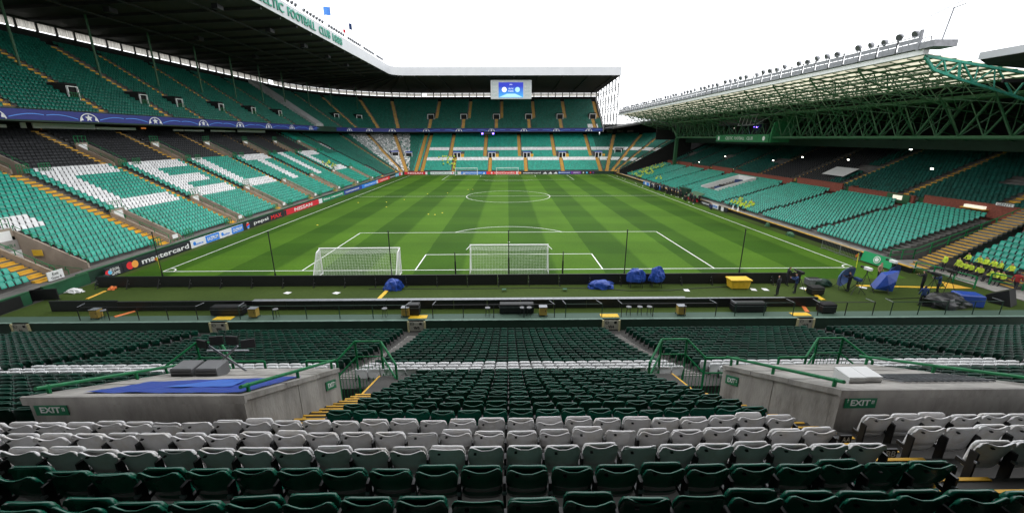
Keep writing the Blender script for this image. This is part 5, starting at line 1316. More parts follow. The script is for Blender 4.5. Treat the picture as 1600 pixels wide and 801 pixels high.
# ================================================================== GOALS
def goal(name, label, loc, faces, w=7.32, h=2.44, dt=1.2, db=2.2, portable=False, res=.14, rz_=0.0):
    o = thing(name, label, 'goal', loc, rz_); s = faces    # s: -1 net extends to -Y
    b = MB()
    for sx in (-1, 1): b.tube((sx*(w/2+.06),0,0),(sx*(w/2+.06),0,h+.06),.06,8)
    b.build('post',M['white'],o); b = MB(); b.tube((-w/2-.12,0,h+.06),(w/2+.12,0,h+.06),.06,8); b.build('crossbar',M['white'],o)
    b = MB(); ft = .045 if portable else .03
    for sx in (-1, 1):
        X_ = sx*(w/2+.06)
        if portable: b.path([(X_,0,h+.02),(X_,s*dt*.8,h-.15),(X_,s*db,0.06),(X_,0,.06)],ft,6)
        else: b.path([(X_,0,h),(X_+sx*.28,s*dt,h-.08)],ft,5); b.tube((X_,s*db,.03),(X_,0,.03),.02,4)
    b.tube((-w/2,s*db,.05),(w/2,s*db,.05),ft*.7,5); b.build('net_support',M['white'],o)
    b = MB(); nr = .008
    nx = int(w/res)
    sag = lambda u: .10*math.sin(math.pi*u)
    def cell(P, nu, nv):
        for i in range(nu+1):
            pr = [P(i/nu, j/4) for j in range(5)]
            for a_, c_ in zip(pr[:-1], pr[1:]): b.tube(a_, c_, nr, 3, cap=False)
        for j in range(nv+1):
            pr = [P(i/8, j/nv) for i in range(9)]
            for a_, c_ in zip(pr[:-1], pr[1:]): b.tube(a_, c_, nr, 3, cap=False)
    cell(lambda u,v: (-w/2+w*u, s*dt*v, h-.06-.10*v-sag(u)*v), nx, int(dt/res))
    cell(lambda u,v: (-w/2+w*u, s*(dt+(db-dt)*v), (h-.16-sag(u))*(1-v)+.03*v), nx, int(h/res))
    for sx in (-1, 1): cell(lambda u,v,sx=sx: (sx*w/2+sx*.05*math.sin(math.pi*u), s*((dt+(db-dt)*v)*u), (h-.06-.1*u)*(1-v)+.03*v), int(db/res), int(h/res))
    b.build('net',M['rope'],o)
    return o
goal('goal','white goal with a net centred on the near goal line',(0,0,0),-1)
goal('goal','portable white training goal left of the near goal',(-14.0,-.95,0),-1,7.32,2.44,.9,2.1,True,.14,R(.4))
goal('goal','small looking white goal on the far goal line before the red board',(-.2,104.9,0),1,res=.3)
goal('goal','white training goal beside the far goal before the blue board',(-14.2,104.4,0),1,res=.3,portable=True)
# ball-stop net poles
for i, x in enumerate((-31.7,-21.45,-10.8,-.05,10.63,21.3)):
    o = thing('net_pole','tall thin black pole behind the near goal line','pole',(x,-2.3,0),0,'tall black net poles')
    b = MB(); b.tube((0,0,0),(0,0,4.35),.045,8); b.build('shaft',M['black_metal'],o); b = MB(); b.tube((0,0,4.35),(0,0,4.45),.06,8); b.tube((0,0,0),(0,0,1.9 if i == 3 else .5),.075,8); b.build('collar',M['black_metal'],o)
for x in (-4.95,4.93):
    o = thing('net_pole','short black pole beside the near goal','pole',(x,-2.2,0),0,'short black poles'); b = MB(); b.tube((0,0,0),(0,0,1.55),.075,8); b.build('sleeve',M['black_metal'],o); b = MB(); b.tube((0,0,1.55),(0,0,2.4),.045,8); b.build('shaft',M['black_metal'],o)
def corner_flag(x, y, label, sx):
    o = thing('corner_flag',label,'corner flag',(x,y,0)); b = MB(); b.tube((0,0,0),(-.08*sx,0,1.5),.03,6); b.build('pole',flat('flag_yellow',(.75,.72,.05)),o)
    b = MB(); V = [(-.08*sx+.0,0,1.5),(-.07*sx,0,1.12),(-.07*sx-.22*sx,.03,1.08),(-.08*sx-.30*sx,-.03,1.30)]; b.add(V,[(0,1,2,3)]); b.add([(v[0],v[1]+.006,v[2]) for v in V],[(3,2,1,0)]); b.build('cloth',M['orange'],o)
corner_flag(XL-.1,-.05,'yellow corner flag pole beside the black lettered board',1); corner_flag(XR+.05,-.05,'yellow corner flag with orange cloth by the camera crews',1)
# ================================================================== VIDEO SCREEN under the far roof
vd = thing('video_screen','blue lit video screen in a pale frame hanging under the far roof','screen',(1.25,112,25))
b = MB(); b.bevbox(-5.7,8.2,111.9,112.9,25.0,31.05,.08); part(b,'frame',mat('pale_frame',(.42,.44,.45),.5),vd)
scr = bpy.data.materials.new('screen_glow'); scr.use_nodes = True; n = scr.node_tree; pb_ = n.nodes['Principled BSDF']; tc = n.nodes.new('ShaderNodeTexCoord'); sp = n.nodes.new('ShaderNodeSeparateXYZ'); cr_ = n.nodes.new('ShaderNodeValToRGB')
n.links.new(tc.outputs['Generated'],sp.inputs[0]); n.links.new(sp.outputs[2],cr_.inputs[0]); cr_.color_ramp.elements[0].color = (.05,.45,1,1); cr_.color_ramp.elements[1].color = (.01,.03,.55,1); cr_.color_ramp.elements[1].position = .75
pb_.inputs['Base Color'].default_value = (0,0,0,1); n.links.new(cr_.outputs[0],pb_.inputs['Emission Color']); pb_.inputs['Emission Strength'].default_value = 1.0
b = MB(); b.box(-3.0,5.35,111.80,111.895,25.5,30.3); part(b,'display',scr,vd)
WE = emit('screen_white',(.9,.95,1.0),1.0); PE = emit('screen_pale',(.35,.65,1.0),1.0)
for x in (-1.1,3.4): disc(vd,'display_crest',(x,111.77,28.0),(1,0,0),(0,0,1),.82,WE if x < 0 else PE,16)
text('UEFA', vd, (1.15,111.77,29.6), (1,0,0), (0,0,1), 1.0, .35, WE); text('CELTIC', vd, (1.15,111.77,28.3), (1,0,0), (0,0,1), 1.7, .40, WE); text('PARIS', vd, (1.15,111.77,27.5), (1,0,0), (0,0,1), 1.7, .40, WE)
b = MB(); b.add([(-2.9,111.77,25.6),(5.25,111.77,25.6),(2.6,111.77,26.7),(-.2,111.77,26.7)],[(0,1,2,3)]); part(b,'display_glow',PE,vd)
for x in (-4.35,6.75):
    for zz in (26.3,27.4,28.5,29.6): b = MB(); b.box(x-.95,x+.95,111.86,111.898,zz-.35,zz+.35); part(b,'side_panel',mat('panel_print',(.36,.40,.40),.5),vd)
b = MB()
for x in (-4,-1,3,6): b.tube((x,112.6,31.0),(x,112.6,32.2),.06,4)
part(b,'hanger',M['black_metal'],vd)
bx_ = thing('stage_light','pair of violet lights on a bar under the far balcony','light',(-7.5,127.9,13.7)); b = MB(); b.box(-9.9,-5.3,127.8,128.1,13.55,14.25); part(b,'housing',M['black'],bx_)
for x in (-9.8,-5.6): b = MB(); b.box(x-.3,x+.3,127.6,127.79,13.6,14.1); part(b,'lens',M['purple_light'],bx_)
# flags above the roof and loudspeakers under it
def flag(loc, w_, h_, m_, label):
    o = thing('flag',label,'flag',loc); b = MB(); b.tube((0,0,-7),(0,0,h_+.2),.06,5); b.build('pole',M['grey_metal'],o)
    b = MB(); V = []; F = []
    for i in range(9):
        for j in range(4): V.append((-w_*i/8, .35*math.sin(i*.9), h_*j/3-.12*i/8))
    for i in range(8):
        for j in range(3): F.append((i*4+j,(i+1)*4+j,(i+1)*4+j+1,i*4+j+1))
    b.add(V,F); b.build('cloth',m_,o,smooth=True)
flag((-48.8,90,45),2.0,2.1,flat('flag_blue',(.05,.22,.65)),'pale blue flag flying above the white fascia'); flag((-43.3,90,41.4),.9,1.6,M['navy'],'dark flag flying beyond the blue one'); flag((-45.2,90,40.6),.7,.9,M['red'],'small red pennant beside the dark flag')
gl = thing('antenna','thin pale antenna standing on the roof near the corner','antenna',(-40.3,90,36)); b = MB(); b.tube((0,0,-1.5),(0,0,3.2),.05,4); b.tube((-1.8,0,1.6),(1.2,0,4.0),.06,4); b.tube((-.8,0,2.6),(1.4,0,2.4),.05,4); b.build('rods',M['grey_metal'],gl)
for i, (dd, y) in enumerate(((9,31),(9,45),(9,58),(9,70),(9,82),(24,30),(24,48),(24,66),(24,84))):
    zz = RZ0+(RZ1-RZ0)*(dd-RD0)/(RD1-RD0)-.9; o = thing('loudspeaker','black loudspeaker hung under the dark roof soffit','loudspeaker',(CX0-dd,y,zz),0,'loudspeakers under the roof'); b = MB(); b.bevbox(-.45,.45,-.7,.7,-.45,.25,.06); b.build('cabinet',M['black'],o); b = MB(); b.tube((0,0,.25),(0,0,.9),.05,4); b.build('hanger',M['black_metal'],o)

# ================================================================== PEOPLE
def body_mesh(name, J, E_, rad, colour):
    """one continuous skinned figure: joints, edges, radii; colour(co) -> material index"""
    me = bpy.data.meshes.new(name); me.from_pydata([J[k] for k in J], [(list(J).index(a_), list(J).index(c_)) for a_, c_ in E_], [])
    ob = bpy.data.objects.new(name, me); COL.objects.link(ob); ob.modifiers.new('skin','SKIN'); ss = ob.modifiers.new('sub','SUBSURF'); ss.levels = 1; ss.render_levels = 1
    for i, k in enumerate(J):
        sv = me.skin_vertices[0].data[i]; r_ = rad[k]; sv.radius = r_ if isinstance(r_, tuple) else (r_, r_); sv.use_root = (k == 'pelvis')
    bpy.context.view_layer.update()
    m2 = bpy.data.meshes.new_from_object(ob.evaluated_get(bpy.context.evaluated_depsgraph_get())); bpy.data.objects.remove(ob); bpy.data.meshes.remove(me)
    m2.name = name
    idx = [colour(p.center) for p in m2.polygons]; m2.polygons.foreach_set('use_smooth',[True]*len(m2.polygons)); m2['ci'] = 0
    return m2, idx
RAD = dict(pelvis=(.15,.11), waist=(.14,.10), chest=(.17,.12), neck=.055, head=(.085,.10), crown=(.07,.08), nose=.025, shL=.07, shR=.07, elL=.05, elR=.05, haL=.038, haR=.038, fiL=.022, fiR=.022, hiL=.09, hiR=.09, knL=.065, knR=.065, anL=.045, anR=.045, toL=.04, toR=.04)
EDG = [('pelvis','waist'),('waist','chest'),('chest','neck'),('neck','head'),('head','crown'),('head','nose'),('chest','shL'),('chest','shR'),('shL','elL'),('shR','elR'),('elL','haL'),('elR','haR'),('haL','fiL'),('haR','fiR'),('pelvis','hiL'),('pelvis','hiR'),('hiL','knL'),('hiR','knR'),('knL','anL'),('knR','anR'),('anL','toL'),('anR','toR')]
def joints(pose):
    # faces +Y
    if pose == 'stand':
        return dict(pelvis=(0,0,.95),waist=(0,0,1.1),chest=(0,0,1.34),neck=(0,.01,1.50),head=(0,.02,1.62),crown=(0,.0,1.73),nose=(0,.12,1.63),shL=(-.19,0,1.42),shR=(.19,0,1.42),elL=(-.27,-.02,1.14),elR=(.27,-.02,1.14),haL=(-.25,.12,.92),haR=(.25,.12,.92),fiL=(-.24,.16,.82),fiR=(.24,.16,.82),hiL=(-.1,0,.88),hiR=(.1,0,.88),knL=(-.12,.02,.48),knR=(.12,.03,.48),anL=(-.13,-.02,.08),anR=(.13,-.01,.08),toL=(-.15,.15,.04),toR=(.15,.16,.04))
    if pose == 'walk':
        j = joints('stand'); j.update(knL=(-.10,.22,.50),anL=(-.10,.30,.10),toL=(-.10,.46,.06),knR=(.10,-.08,.47),anR=(.10,-.38,.14),toR=(.10,-.26,.05),elL=(-.25,-.15,1.15),haL=(-.22,-.12,.92),fiL=(-.22,-.08,.83),elR=(.25,.10,1.14),haR=(.2,.28,1.0),fiR=(.19,.36,.95)); return j
    if pose == 'operate':
        j = joints('stand'); j.update(elL=(-.26,.16,1.22),elR=(.26,.16,1.22),haL=(-.16,.42,1.30),haR=(.16,.42,1.30),fiL=(-.12,.50,1.33),fiR=(.12,.50,1.33),head=(0,.08,1.60),crown=(0,.07,1.71),nose=(0,.18,1.60),neck=(0,.04,1.49)); return j
    if pose == 'sit':
        return dict(pelvis=(0,0,.50),waist=(0,.02,.66),chest=(0,.06,.90),neck=(0,.08,1.06),head=(0,.10,1.18),crown=(0,.08,1.29),nose=(0,.20,1.18),shL=(-.19,.05,.98),shR=(.19,.05,.98),elL=(-.26,.12,.72),elR=(.26,.12,.72),haL=(-.14,.34,.66),haR=(.14,.34,.66),fiL=(-.06,.40,.66),fiR=(.06,.40,.66),hiL=(-.1,.05,.50),hiR=(.1,.05,.50),knL=(-.14,.44,.50),knR=(.14,.44,.50),anL=(-.14,.46,.08),anR=(.14,.46,.08),toL=(-.15,.62,.04),toR=(.15,.62,.04))
    if pose == 'crouch':
        j = joints('sit'); 
        j.update({k:(v[0],v[1],v[2]-.20) for k, v in j.items() if k not in ('anL','anR','toL','toR','knL','knR')}); j.update(knL=(-.18,.36,.44),knR=(.18,.36,.44),anL=(-.16,.05,.08),anR=(.16,.05,.08),toL=(-.17,.22,.04),toR=(.17,.22,.04)); return j
BODY = {}
def person_mesh(pose, top, legs, hairm):
    key = (pose, top.name, legs.name)
    if key in BODY: return BODY[key]
    J = joints(pose); hz = J['head'][2]; hip = J['pelvis'][2]; sit = pose in ('sit','crouch')
    ha = [Vector(J['fiL']), Vector(J['fiR'])]; hd = Vector(J['head'])
    def col(c):
        if (c-hd).length < .24 and c.z > hz-.09: return 3 if (c.z > hz+.05 or c.y < hd.y-.03) else 2
        if min((c-h_).length for h_ in ha) < .085: return 2
        if sit: return 0 if (c.z > hip+.10 and c.y < .24) or (c.z > hip+.12) else 1
        return 0 if c.z > hip-.02 else 1
    me, idx = body_mesh('person_body', J, EDG, RAD, col)
    for m_ in (top, legs, M['skin'], hairm): me.materials.append(m_)
    me.polygons.foreach_set('material_index', idx); BODY[key] = me; return me
def person(label, loc, face, pose='stand', top=None, legs=None, group=None, sc=1.0):
    me = person_mesh(pose, top or M['hivis'], legs or M['darkcloth'], M['hair'])
    o = place('person', me, None, loc, face); o.scale = (sc,sc,sc); return tag(o, label, 'person', group)
# stewards of the near right corner
for i, (x,y,zz,f) in enumerate(((41.2,-1.5,.03,70),(41.3,-2.6,.03,80))):
    person('standing person in yellow high visibility jacket %s' % ('next to the wide yellow stair' if i == 0 else 'at the edge of the seated group'),(x,y,zz),R(f))
random.seed(11)
for i in range(15):
    x = 42.4+.64*(i%2)*.9; y = -1.9-.24*i+random.uniform(-.3,.3); zz = (.03 if i % 2 == 0 else .75)
    person('seated person in a yellow high visibility jacket in the corner group by the stair',(x,y,zz-.02),R(80+random.uniform(-25,25)),'sit',group='seated corner stewards')
person('person in a yellow high visibility jacket sitting alone high in the corner seats',(47.3,-3.9,3.05),R(85),'sit')
person('walking person in a red coat at the corner gangway',(41.6,-6.9,.03),R(-75),'walk',M['redcloth'],M['darkcloth'])
# stewards scattered round the ground
def group_of(n_, xs, ys, zf_, pose, label, grp, face, top=None):
    for i in range(n_):
        x = random.uniform(*xs); y = random.uniform(*ys); person(label,(x,y,zf_(x,y)),face+random.uniform(-.4,.4),pose,top,None,grp)
def zright(x,y): k = max(0,min(RN-1,int((x-38.95)/RR))); return rrow(k)[1]-.05
group_of(20,(39.2,41.4),(28.6,34.6),zright,'sit','seated person in yellow high visibility jacket in the front rows before the tunnel box','stewards in the front rows of the main stand',math.pi/2)
group_of(30,(39,44),(84,93),zright,'sit','seated person in a yellow high visibility jacket near the green girder column','stewards by the far right corner',math.pi/2)
group_of(34,(40,50),(91,98),zright,'sit','person in a yellow high visibility jacket in the last seats before the far corner','stewards in the far rows of the main stand',math.pi/2)
group_of(5,(39.5,42),(72,77),zright,'sit','person in yellow high visibility jacket sitting apart in the teal main stand rows','scattered stewards in the main stand',math.pi/2)
def zfar(x,y): k = max(0,int((y-CY-LD0)/LRD)); return lower(k)[1]-.05
group_of(24,(-25.5,-18.8),(113.0,118.6),zfar,'sit','person in a yellow high visibility jacket in the far stand above the two far goals','stewards in the far stand',math.pi)
group_of(4,(-19.6,-18.9),(110.6,113.0),zfar,'stand','person in a yellow high visibility jacket walking down the far yellow stair','stewards on the far stair',math.pi)
def zleft(x,y): k = max(0,int((-x+CX0-LD0)/LRD)); return lower(k)[1]-.05
group_of(11,(-48.5,-45.5),(69,77),zleft,'sit','person in a yellow high visibility jacket among the white lettered seats','stewards in the lettered stand',-math.pi/2)
random.seed(5)
for i in range(44):
    person('photographer in dark clothes crowded at the right touchline beside the green dugout',(random.uniform(35.6,37.2),random.uniform(47,66) if i > 10 else random.uniform(40.5,45),0.005),random.uniform(0,6.28),random.choice(('stand','stand','operate','crouch')),M['darkcloth'],M['darkcloth'],'photographers on the right touchline')
for i in range(4): person('person in dark clothes standing near the long blue board',(35.9+.3*i,66+.8*i,.005),R(90),'stand',M['navy'],M['darkcloth'],'people by the long blue board')
for i in range(3): person('person in navy clothes crouching by the white board',(36.0+.25*i,33.5+.8*i,.005),R(60),'crouch',M['navy'],M['darkcloth'],'people by the white board')
# camera crews in the near right corner
person('bald person in a dark suit standing behind the black boards with hands together',(24.0,-4.95,.005),R(-100),'operate',M['darkcloth'],M['darkcloth'])
person('person in black carrying a folded umbrella on the turf',(21.7,-7.3,.005),R(30),'stand',M['darkcloth'],M['darkcloth'])
person('person in a blue bib bending over a camera beside the black box',(23.5,-6.8,.005),R(60),'operate',M['navy'],M['darkcloth'])
person('camera operator in a blue and green bib at the tripod near the corner wall',(35.1,-7.0,.005),R(50),'operate',M['navy'],M['darkcloth'])
person('person in dark clothes standing behind the tall camera tripod',(34.5,-6.3,.005),R(20),'operate',M['darkcloth'],M['darkcloth'])
person('person in a blue bib crouching beside the black covered equipment',(31.35,-9.5,.005),R(-20),'stand',M['navy'],M['darkcloth'],None,.95)
person('person in a tan top behind the big blue cover',(32.9,-3.9,.005),R(-160),'stand',M['tan'],M['darkcloth'])
person('camera operator in dark clothes beside the pale blue umbrella',(28.2,-6.4,.005),R(70),'operate',M['darkcloth'],M['darkcloth'])
# ================================================================== MEDIA GEAR
def tripod_camera(loc, label, h=1.45, body=None, spread=.55):
    o = thing('tripod_camera',label,'camera',loc)
    for i in range(3):
        t = R(90+120*i); b = MB(); b.tube((0,0,h-.25),(spread*math.cos(t),spread*math.sin(t),0),.022,5); b.build('leg',M['black_metal'],o)
    b = MB(); b.tube((0,0,h-.3),(0,0,h),.045,6); b.tube((0,0,h-.05),(.1,-.5,h-.25),.015,4); b.build('head',M['black_metal'],o)
    b = MB(); b.bevbox(-.12,.12,-.32,.28,h,h+.26,.03); b.build('body',body or M['black'],o)
    b = MB(); b.tube((0,.28,h+.13),(0,.58,h+.13),.08,8); b.tube((0,.58,h+.13),(0,.66,h+.13),.10,8); b.build('lens',M['black'],o)
    return o
tripod_camera((29.3,-6.6,0),'tall tripod camera under a white rain cover',1.9,M['white'],.75); tripod_camera((24.1,-6.2,0),'small black tripod camera in front of the dark suited person',1.5)
tripod_camera((33.2,-4.6,0),'tripod camera under a white cover beside the big blue cover',1.9,M['white']); tripod_camera((34.6,-7.0,0),'large black camera on a heavy tripod in the corner',1.55); tripod_camera((36.4,-6.5,0),'black camera on a thin tripod beside the yellow painted floor',1.6); tripod_camera((28.4,-6.9,0),'low black tripod with a blue bag beside the pale blue umbrella',1.1,M['navy'],.7)
def cover(name, label, cat, loc, size, m_, seed, rough=.35, flat_top=.0, legs=0, rz_=0.0):
    """crumpled sheet draped over something"""
    o = thing(name,label,cat,loc,rz_); V, F = [], []; nu, nv = 20, 8
    for j in range(nv+1):
        ph = math.pi/2*(1-j/nv) ; 
        for i in range(nu):
            t = 2*math.pi*i/nu; q = Vector((math.cos(t),math.sin(t),0)); s_ = math.cos(ph)**.55
            fold = 1+.5*rough*noise.noise(Vector((math.cos(t)*6+seed,math.sin(t)*6,j*.5)))+rough*(noise.noise(Vector((math.cos(t)*2.3+seed,math.sin(t)*2.3,j*.3)))+.45*abs(math.sin(t*5.5+seed))*(j/nv)-.15)
            zt = math.sin(ph)**(.9-flat_top*.5)*(1+.35*rough*noise.noise(Vector((q.x*1.9*s_+seed,q.y*1.9*s_,seed))))
            V.append((size[0]/2*q.x*s_*fold, size[1]/2*q.y*s_*fold, size[2]*zt*(1 if j < nv else 0)+(.02 if j == nv else 0)))
    for j in range(nv):
        for i in range(nu): F.append((j*nu+i,j*nu+(i+1)%nu,(j+1)*nu+(i+1)%nu,(j+1)*nu+i))
    F.append(tuple(range(nu)))
    zoff = .55 if legs else 0.0
    MB().add(V,F).build('sheet',m_,o,(0,0,zoff))
    if legs:
        b = MB()
        for sx in (-1,1):
            for sy in (-1,1): b.tube((sx*size[0]*.28,sy*size[1]*.28,zoff+.2),(sx*size[0]*.36,sy*size[1]*.38,0),.025,4)
        b.build('leg',M['black_metal'],o)
    return o
cover('covered_camera','crumpled blue cover over equipment at the end of the yellow strip','tarpaulin',(-9.8,-5.3,0),(1.4,.85,.9),M['blue_tarp'],2.0,.5)
cover('covered_camera','low heap of blue tarpaulin before the black boards','tarpaulin',(7.8,-5.3,0),(1.95,.9,.7),M['blue_tarp'],5.0,.45,.3)
cover('covered_camera','blue covered camera on legs rising above the black boards, beside the hooked one','tarpaulin',(10.85,-5.1,0),(1.5,.7,1.1),M['blue_tarp'],8.0,.45,.2,1)
cover('covered_camera','blue covered camera on legs with a hooked paler hood','tarpaulin',(12.6,-5.1,0),(1.15,.7,1.2),M['blue_tarp'],12.5,.6,.0,1)
cover('equipment_heap','large heap of equipment under a black sheet beside the walkway','tarpaulin',(33.0,-9.6,0),(3.0,1.6,1.05),M['black_tarp'],3.3,.35,.2)
b = MB(); b.bevbox(-.75,.75,-.55,.55,0,.95,.08); tag(b.build('covered_case',M['blue_tarp'],None,(34.9,-9.4,0),R(-15)),'blue covered flight case next to the black sheeted heap','case')
cover('green_bag','dark green bag lying against the black boards','bag',(27.0,-5.0,0),(1.7,.8,.6),M['darkgreen'],6.1,.3)
# big blue reflector cover and pale umbrella
def umbrella(loc, label, r_, tilt, m_, rz_):
    o = thing('umbrella',label,'umbrella',loc,rz_); V = [(0,0,0)]; F = []; n_ = 8
    for j in (1,2,3):
        for i in range(n_*2):
            t = math.pi*i/n_; rr = r_*j/3*(1 if i % 2 == 0 else .95); V.append((rr*math.cos(t),rr*math.sin(t),-.38*r_*(j/3)**2))
    N_ = n_*2
    for i in range(N_): F.append((0,1+i,1+(i+1)%N_))
    for j in range(2):
        for i in range(N_): F.append((1+j*N_+i,1+(j+1)*N_+i,1+(j+1)*N_+(i+1)%N_,1+j*N_+(i+1)%N_))
    me = MB().add(V,F).mesh('canopy',m_,True); me.transform(Matrix.Translation((0,0,1.3)) @ Matrix.Rotation(tilt,4,'X')); place('canopy',me,o)
    b = MB(); b.tube((0,0,0),(0,.0,1.3),.02,5); 
    for i in range(3): t = R(120*i+30); b.tube((0,0,.6),(.5*math.cos(t),.5*math.sin(t),0),.02,4)
    b.build('stand',M['black_metal'],o)
umbrella((28.0,-5.7,0),'pale blue see-through umbrella standing on the turf by the tripods',1.0,R(75),mat('pale_umbrella',(.10,.17,.42),.3),R(200));  umbrella((32.5,-5.2,0),'dark blue umbrella lying tilted behind the big royal blue one',.85,R(80),flat('dark_umbrella',(.012,.05,.24)),R(200))
bc = thing('covered_camera','tall angular royal blue rain cover on a tripod among the camera crews','tarpaulin',(31.0,-6.6,0))
V = [(-1.0,-.3,.38),(-.95,.3,.45),(-.25,-.25,1.55),(-.2,.35,1.6),(.85,-.1,1.85),(.95,.4,1.75),(.45,-.35,.15),(.6,.4,.25),(-.1,-.48,.75),(.5,-.42,1.1)]
MB().add(V,[(0,8,2),(0,6,8),(8,6,9),(8,9,2),(2,9,4),(9,6,4),(4,6,7,5),(2,4,5,3),(0,2,3,1),(1,3,7),(3,5,7),(0,1,7,6)]).build('sheet',M['blue_tarp'],bc)
b = MB(); [b.tube((0,0,.9),(.7*math.cos(t),.7*math.sin(t),0),.025,5) for t in (.4,2.5,4.6)]; b.tube((0,0,.4),(0,0,1.2),.04,5); b.build('leg',M['black_metal'],bc)
cr2 = thing('crate','yellow plastic crate with black lid handles before the black boards','crate',(19.55,-5.35,0)); b = MB()
b.add([(-.72,-.40,.05),(.72,-.40,.05),(.72,.40,.05),(-.72,.40,.05),(-.82,-.46,.72),(.82,-.46,.72),(.82,.46,.72),(-.82,.46,.72)],[(0,3,2,1),(4,5,6,7),(0,1,5,4),(1,2,6,5),(2,3,7,6),(3,0,4,7)]); b.build('tub',M['yellow_plain'],cr2); b = MB(); b.bevbox(-.90,.90,-.52,.52,.722,.86,.03); b.build('lid',M['yellow_plain'],cr2); b = MB(); b.box(-.6,-.45,-.42,.42,0,.05); b.box(.45,.6,-.42,.42,0,.05); b.build('skid',M['black'],cr2)
def strip_on(p0, p1, w_, m_, label):
    p0 = Vector((*p0,.014)); p1 = Vector((*p1,.014)); d = (p1-p0).normalized(); nn = Vector((-d.y,d.x,0))*w_/2
    b = MB(); up = Vector((0,0,.05)); b.add([p0-nn,p0+nn,p1+nn,p1-nn,p0-nn*.6+up,p0+nn*.6+up,p1+nn*.6+up,p1-nn*.6+up],[(0,3,2,1),(4,5,6,7),(0,1,5,4),(1,2,6,5),(2,3,7,6),(3,0,4,7)]); tag(b.build('cable_ramp',m_),label,'cable ramp')
strip_on((-10.5,-7.7),(-10.35,-5.5),.35,M['yellow_plain'],'yellow cable ramp ending at the blue cover'); strip_on((-34.0,-7.1),(-34.2,-5.3),.25,M['yellow'],'worn yellow cable ramp behind the left corner'); strip_on((-28.6,-10.6),(-28.0,-9.6),.28,M['orange'],'orange cable ramp crossing under the walkway rail'); strip_on((25.1,-6.0),(24.8,-8.3),.4,M['yellow_plain'],'yellow cable ramp beside the black box'); strip_on((30.0,-5.1),(37.0,-5.75),.3,M['yellow_plain'],'long yellow cable ramp under the camera tripods'); strip_on((21.9,-10.6),(22.3,-9.6),.3,M['orange'],'orange cable ramp by the black flight case')
for i,(x,y) in enumerate(((-18.5,-6.0),(-14.4,-6.1),(14.9,-5.95),(21.6,-5.9),(25.0,-5.7),(30.2,-5.6),(31.4,-5.4),(20.6,-5.9))):
    b = MB(); b.add([(-.28,-.2,.02),(.24,-.24,.024),(.3,.18,.03),(-.22,.22,.02),(0,0,.05)],[(0,1,4),(1,2,4),(2,3,4),(3,0,4)]); tag(b.build('paper',M['paper'],None,(x,y,0),random.uniform(0,3)),'small white sheet of paper lying on the dark turf','paper',group='papers on the turf')
for i, x in enumerate((-.45,4.65)):
    o = thing('folded_seat','tiny bright green folding stool on the turf','stool',(x,-5.9,0),0,'bright green stools'); b = MB(); b.bevbox(-.18,.18,-.15,.15,.16,.2,.01); b.build('seat',M['steel_green'],o)
    b = MB(); [b.tube((sx*.16,-.12,0),(sx*.16,.12,.17),.014,4) or b.tube((sx*.16,.12,0),(sx*.16,-.12,.17),.014,4) for sx in (-1,1)]; b.build('leg',M['steel_green'],o)
for x, nst in ((-24.2,1),(-17.0,0),(-8.8,0)): pass
# stools, yellow boxes and cases on the walkway
def stool(x, label):
    o = thing('stool',label,'stool',(x,-10.85,.01),0,'round stools on the walkway'); b = MB(); b.lathe([(.02,.60),(.18,.60),(.2,.63),(.18,.66),(.02,.665)],12); b.build('seat',flat('dull_grey',(.16,.16,.17)),o)
    b = MB(); [b.tube((.13*math.cos(t),.13*math.sin(t),.6),(.2*math.cos(t),.2*math.sin(t),0),.014,4) for t in (.6,2.2,3.7,5.3)]; b.build('leg',M['black_metal'],o)
for x in (-29.0,-16.8,-9.0,-1.6,.9,1.4,8.6,9.4,10.1): stool(x,'round topped stool standing on the pale walkway')
for x, yy in ((-29.6,-10.8),(-18.4,-10.8),(-7.5,-10.8),(2.4,-10.85),(12.4,-10.85)):
    o = thing('power_box','small ochre metal power box on the walkway beside the rail','box',(x,yy,.01),0,'ochre power boxes'); b = MB(); b.bevbox(-.27,.27,-.22,.22,.1,.70,.02); b.build('body',mat('ochre%d'%int(x+40),(.36,.24,.05),.6),o); b = MB(); b.box(-.29,.29,-.24,.24,.705,.735); b.build('lid',M['grey_metal'],o)
    b = MB(); [b.tube((sx*.28,sy*.2,0),(sx*.28,sy*.2,.1),.03,4) for sx in (-1,1) for sy in (-1,1)]; b.build('foot',M['black'],o); b = MB(); b.box(.13,.17,-.232,-.222,.4,.5); b.build('latch',M['black'],o)
def case(loc, sz, label, m_=None, rz_=0.0):
    o = thing('flight_case',label,'case',loc,rz_); b = MB(); b.bevbox(-sz[0]/2,sz[0]/2,-sz[1]/2,sz[1]/2,.08,sz[2],.03); b.build('body',m_ or M['black'],o); b = MB(); b.box(-sz[0]/2-.01,sz[0]/2+.01,-sz[1]/2-.01,sz[1]/2+.01,sz[2]*.72,sz[2]*.75); b.build('trim',M['grey_metal'],o); b = MB(); b.box(-sz[0]/2+.05,sz[0]/2-.05,-sz[1]/2+.05,sz[1]/2-.05,sz[2]+.002,sz[2]+.02); b.build('lid',M['black'],o)
    b = MB(); [b.lathe([(.04,0),(.04,.08)],6,(sx*sz[0]*.4,sy*sz[1]*.4,0)) for sx in (-1,1) for sy in (-1,1)]; b.build('castor',M['black_metal'],o)
case((-20.5,-10.3,0),(2.3,.6,.7),'long black flight case behind the walkway rail on the left'); case((.5,-10.3,0),(2.5,.6,.75),'long black flight case behind the walkway rail in the middle'); case((17.6,-10.3,0),(2.4,.6,.72),'long black flight case behind the walkway rail on the right'); case((23.2,-10.6,0),(1.0,.65,.75),'square black flight case with grey lid by the last black board'); case((25.0,-7.0,0),(1.0,.7,.7),'small black flight case at the camera crew'); case((26.3,-4.9,0),(1.1,.6,.65),'grey metal case against the black boards',M['grey_metal']); case((-7.0,-10.5,0),(.9,.6,.85),'grey topped case with trolley beside the ochre box')
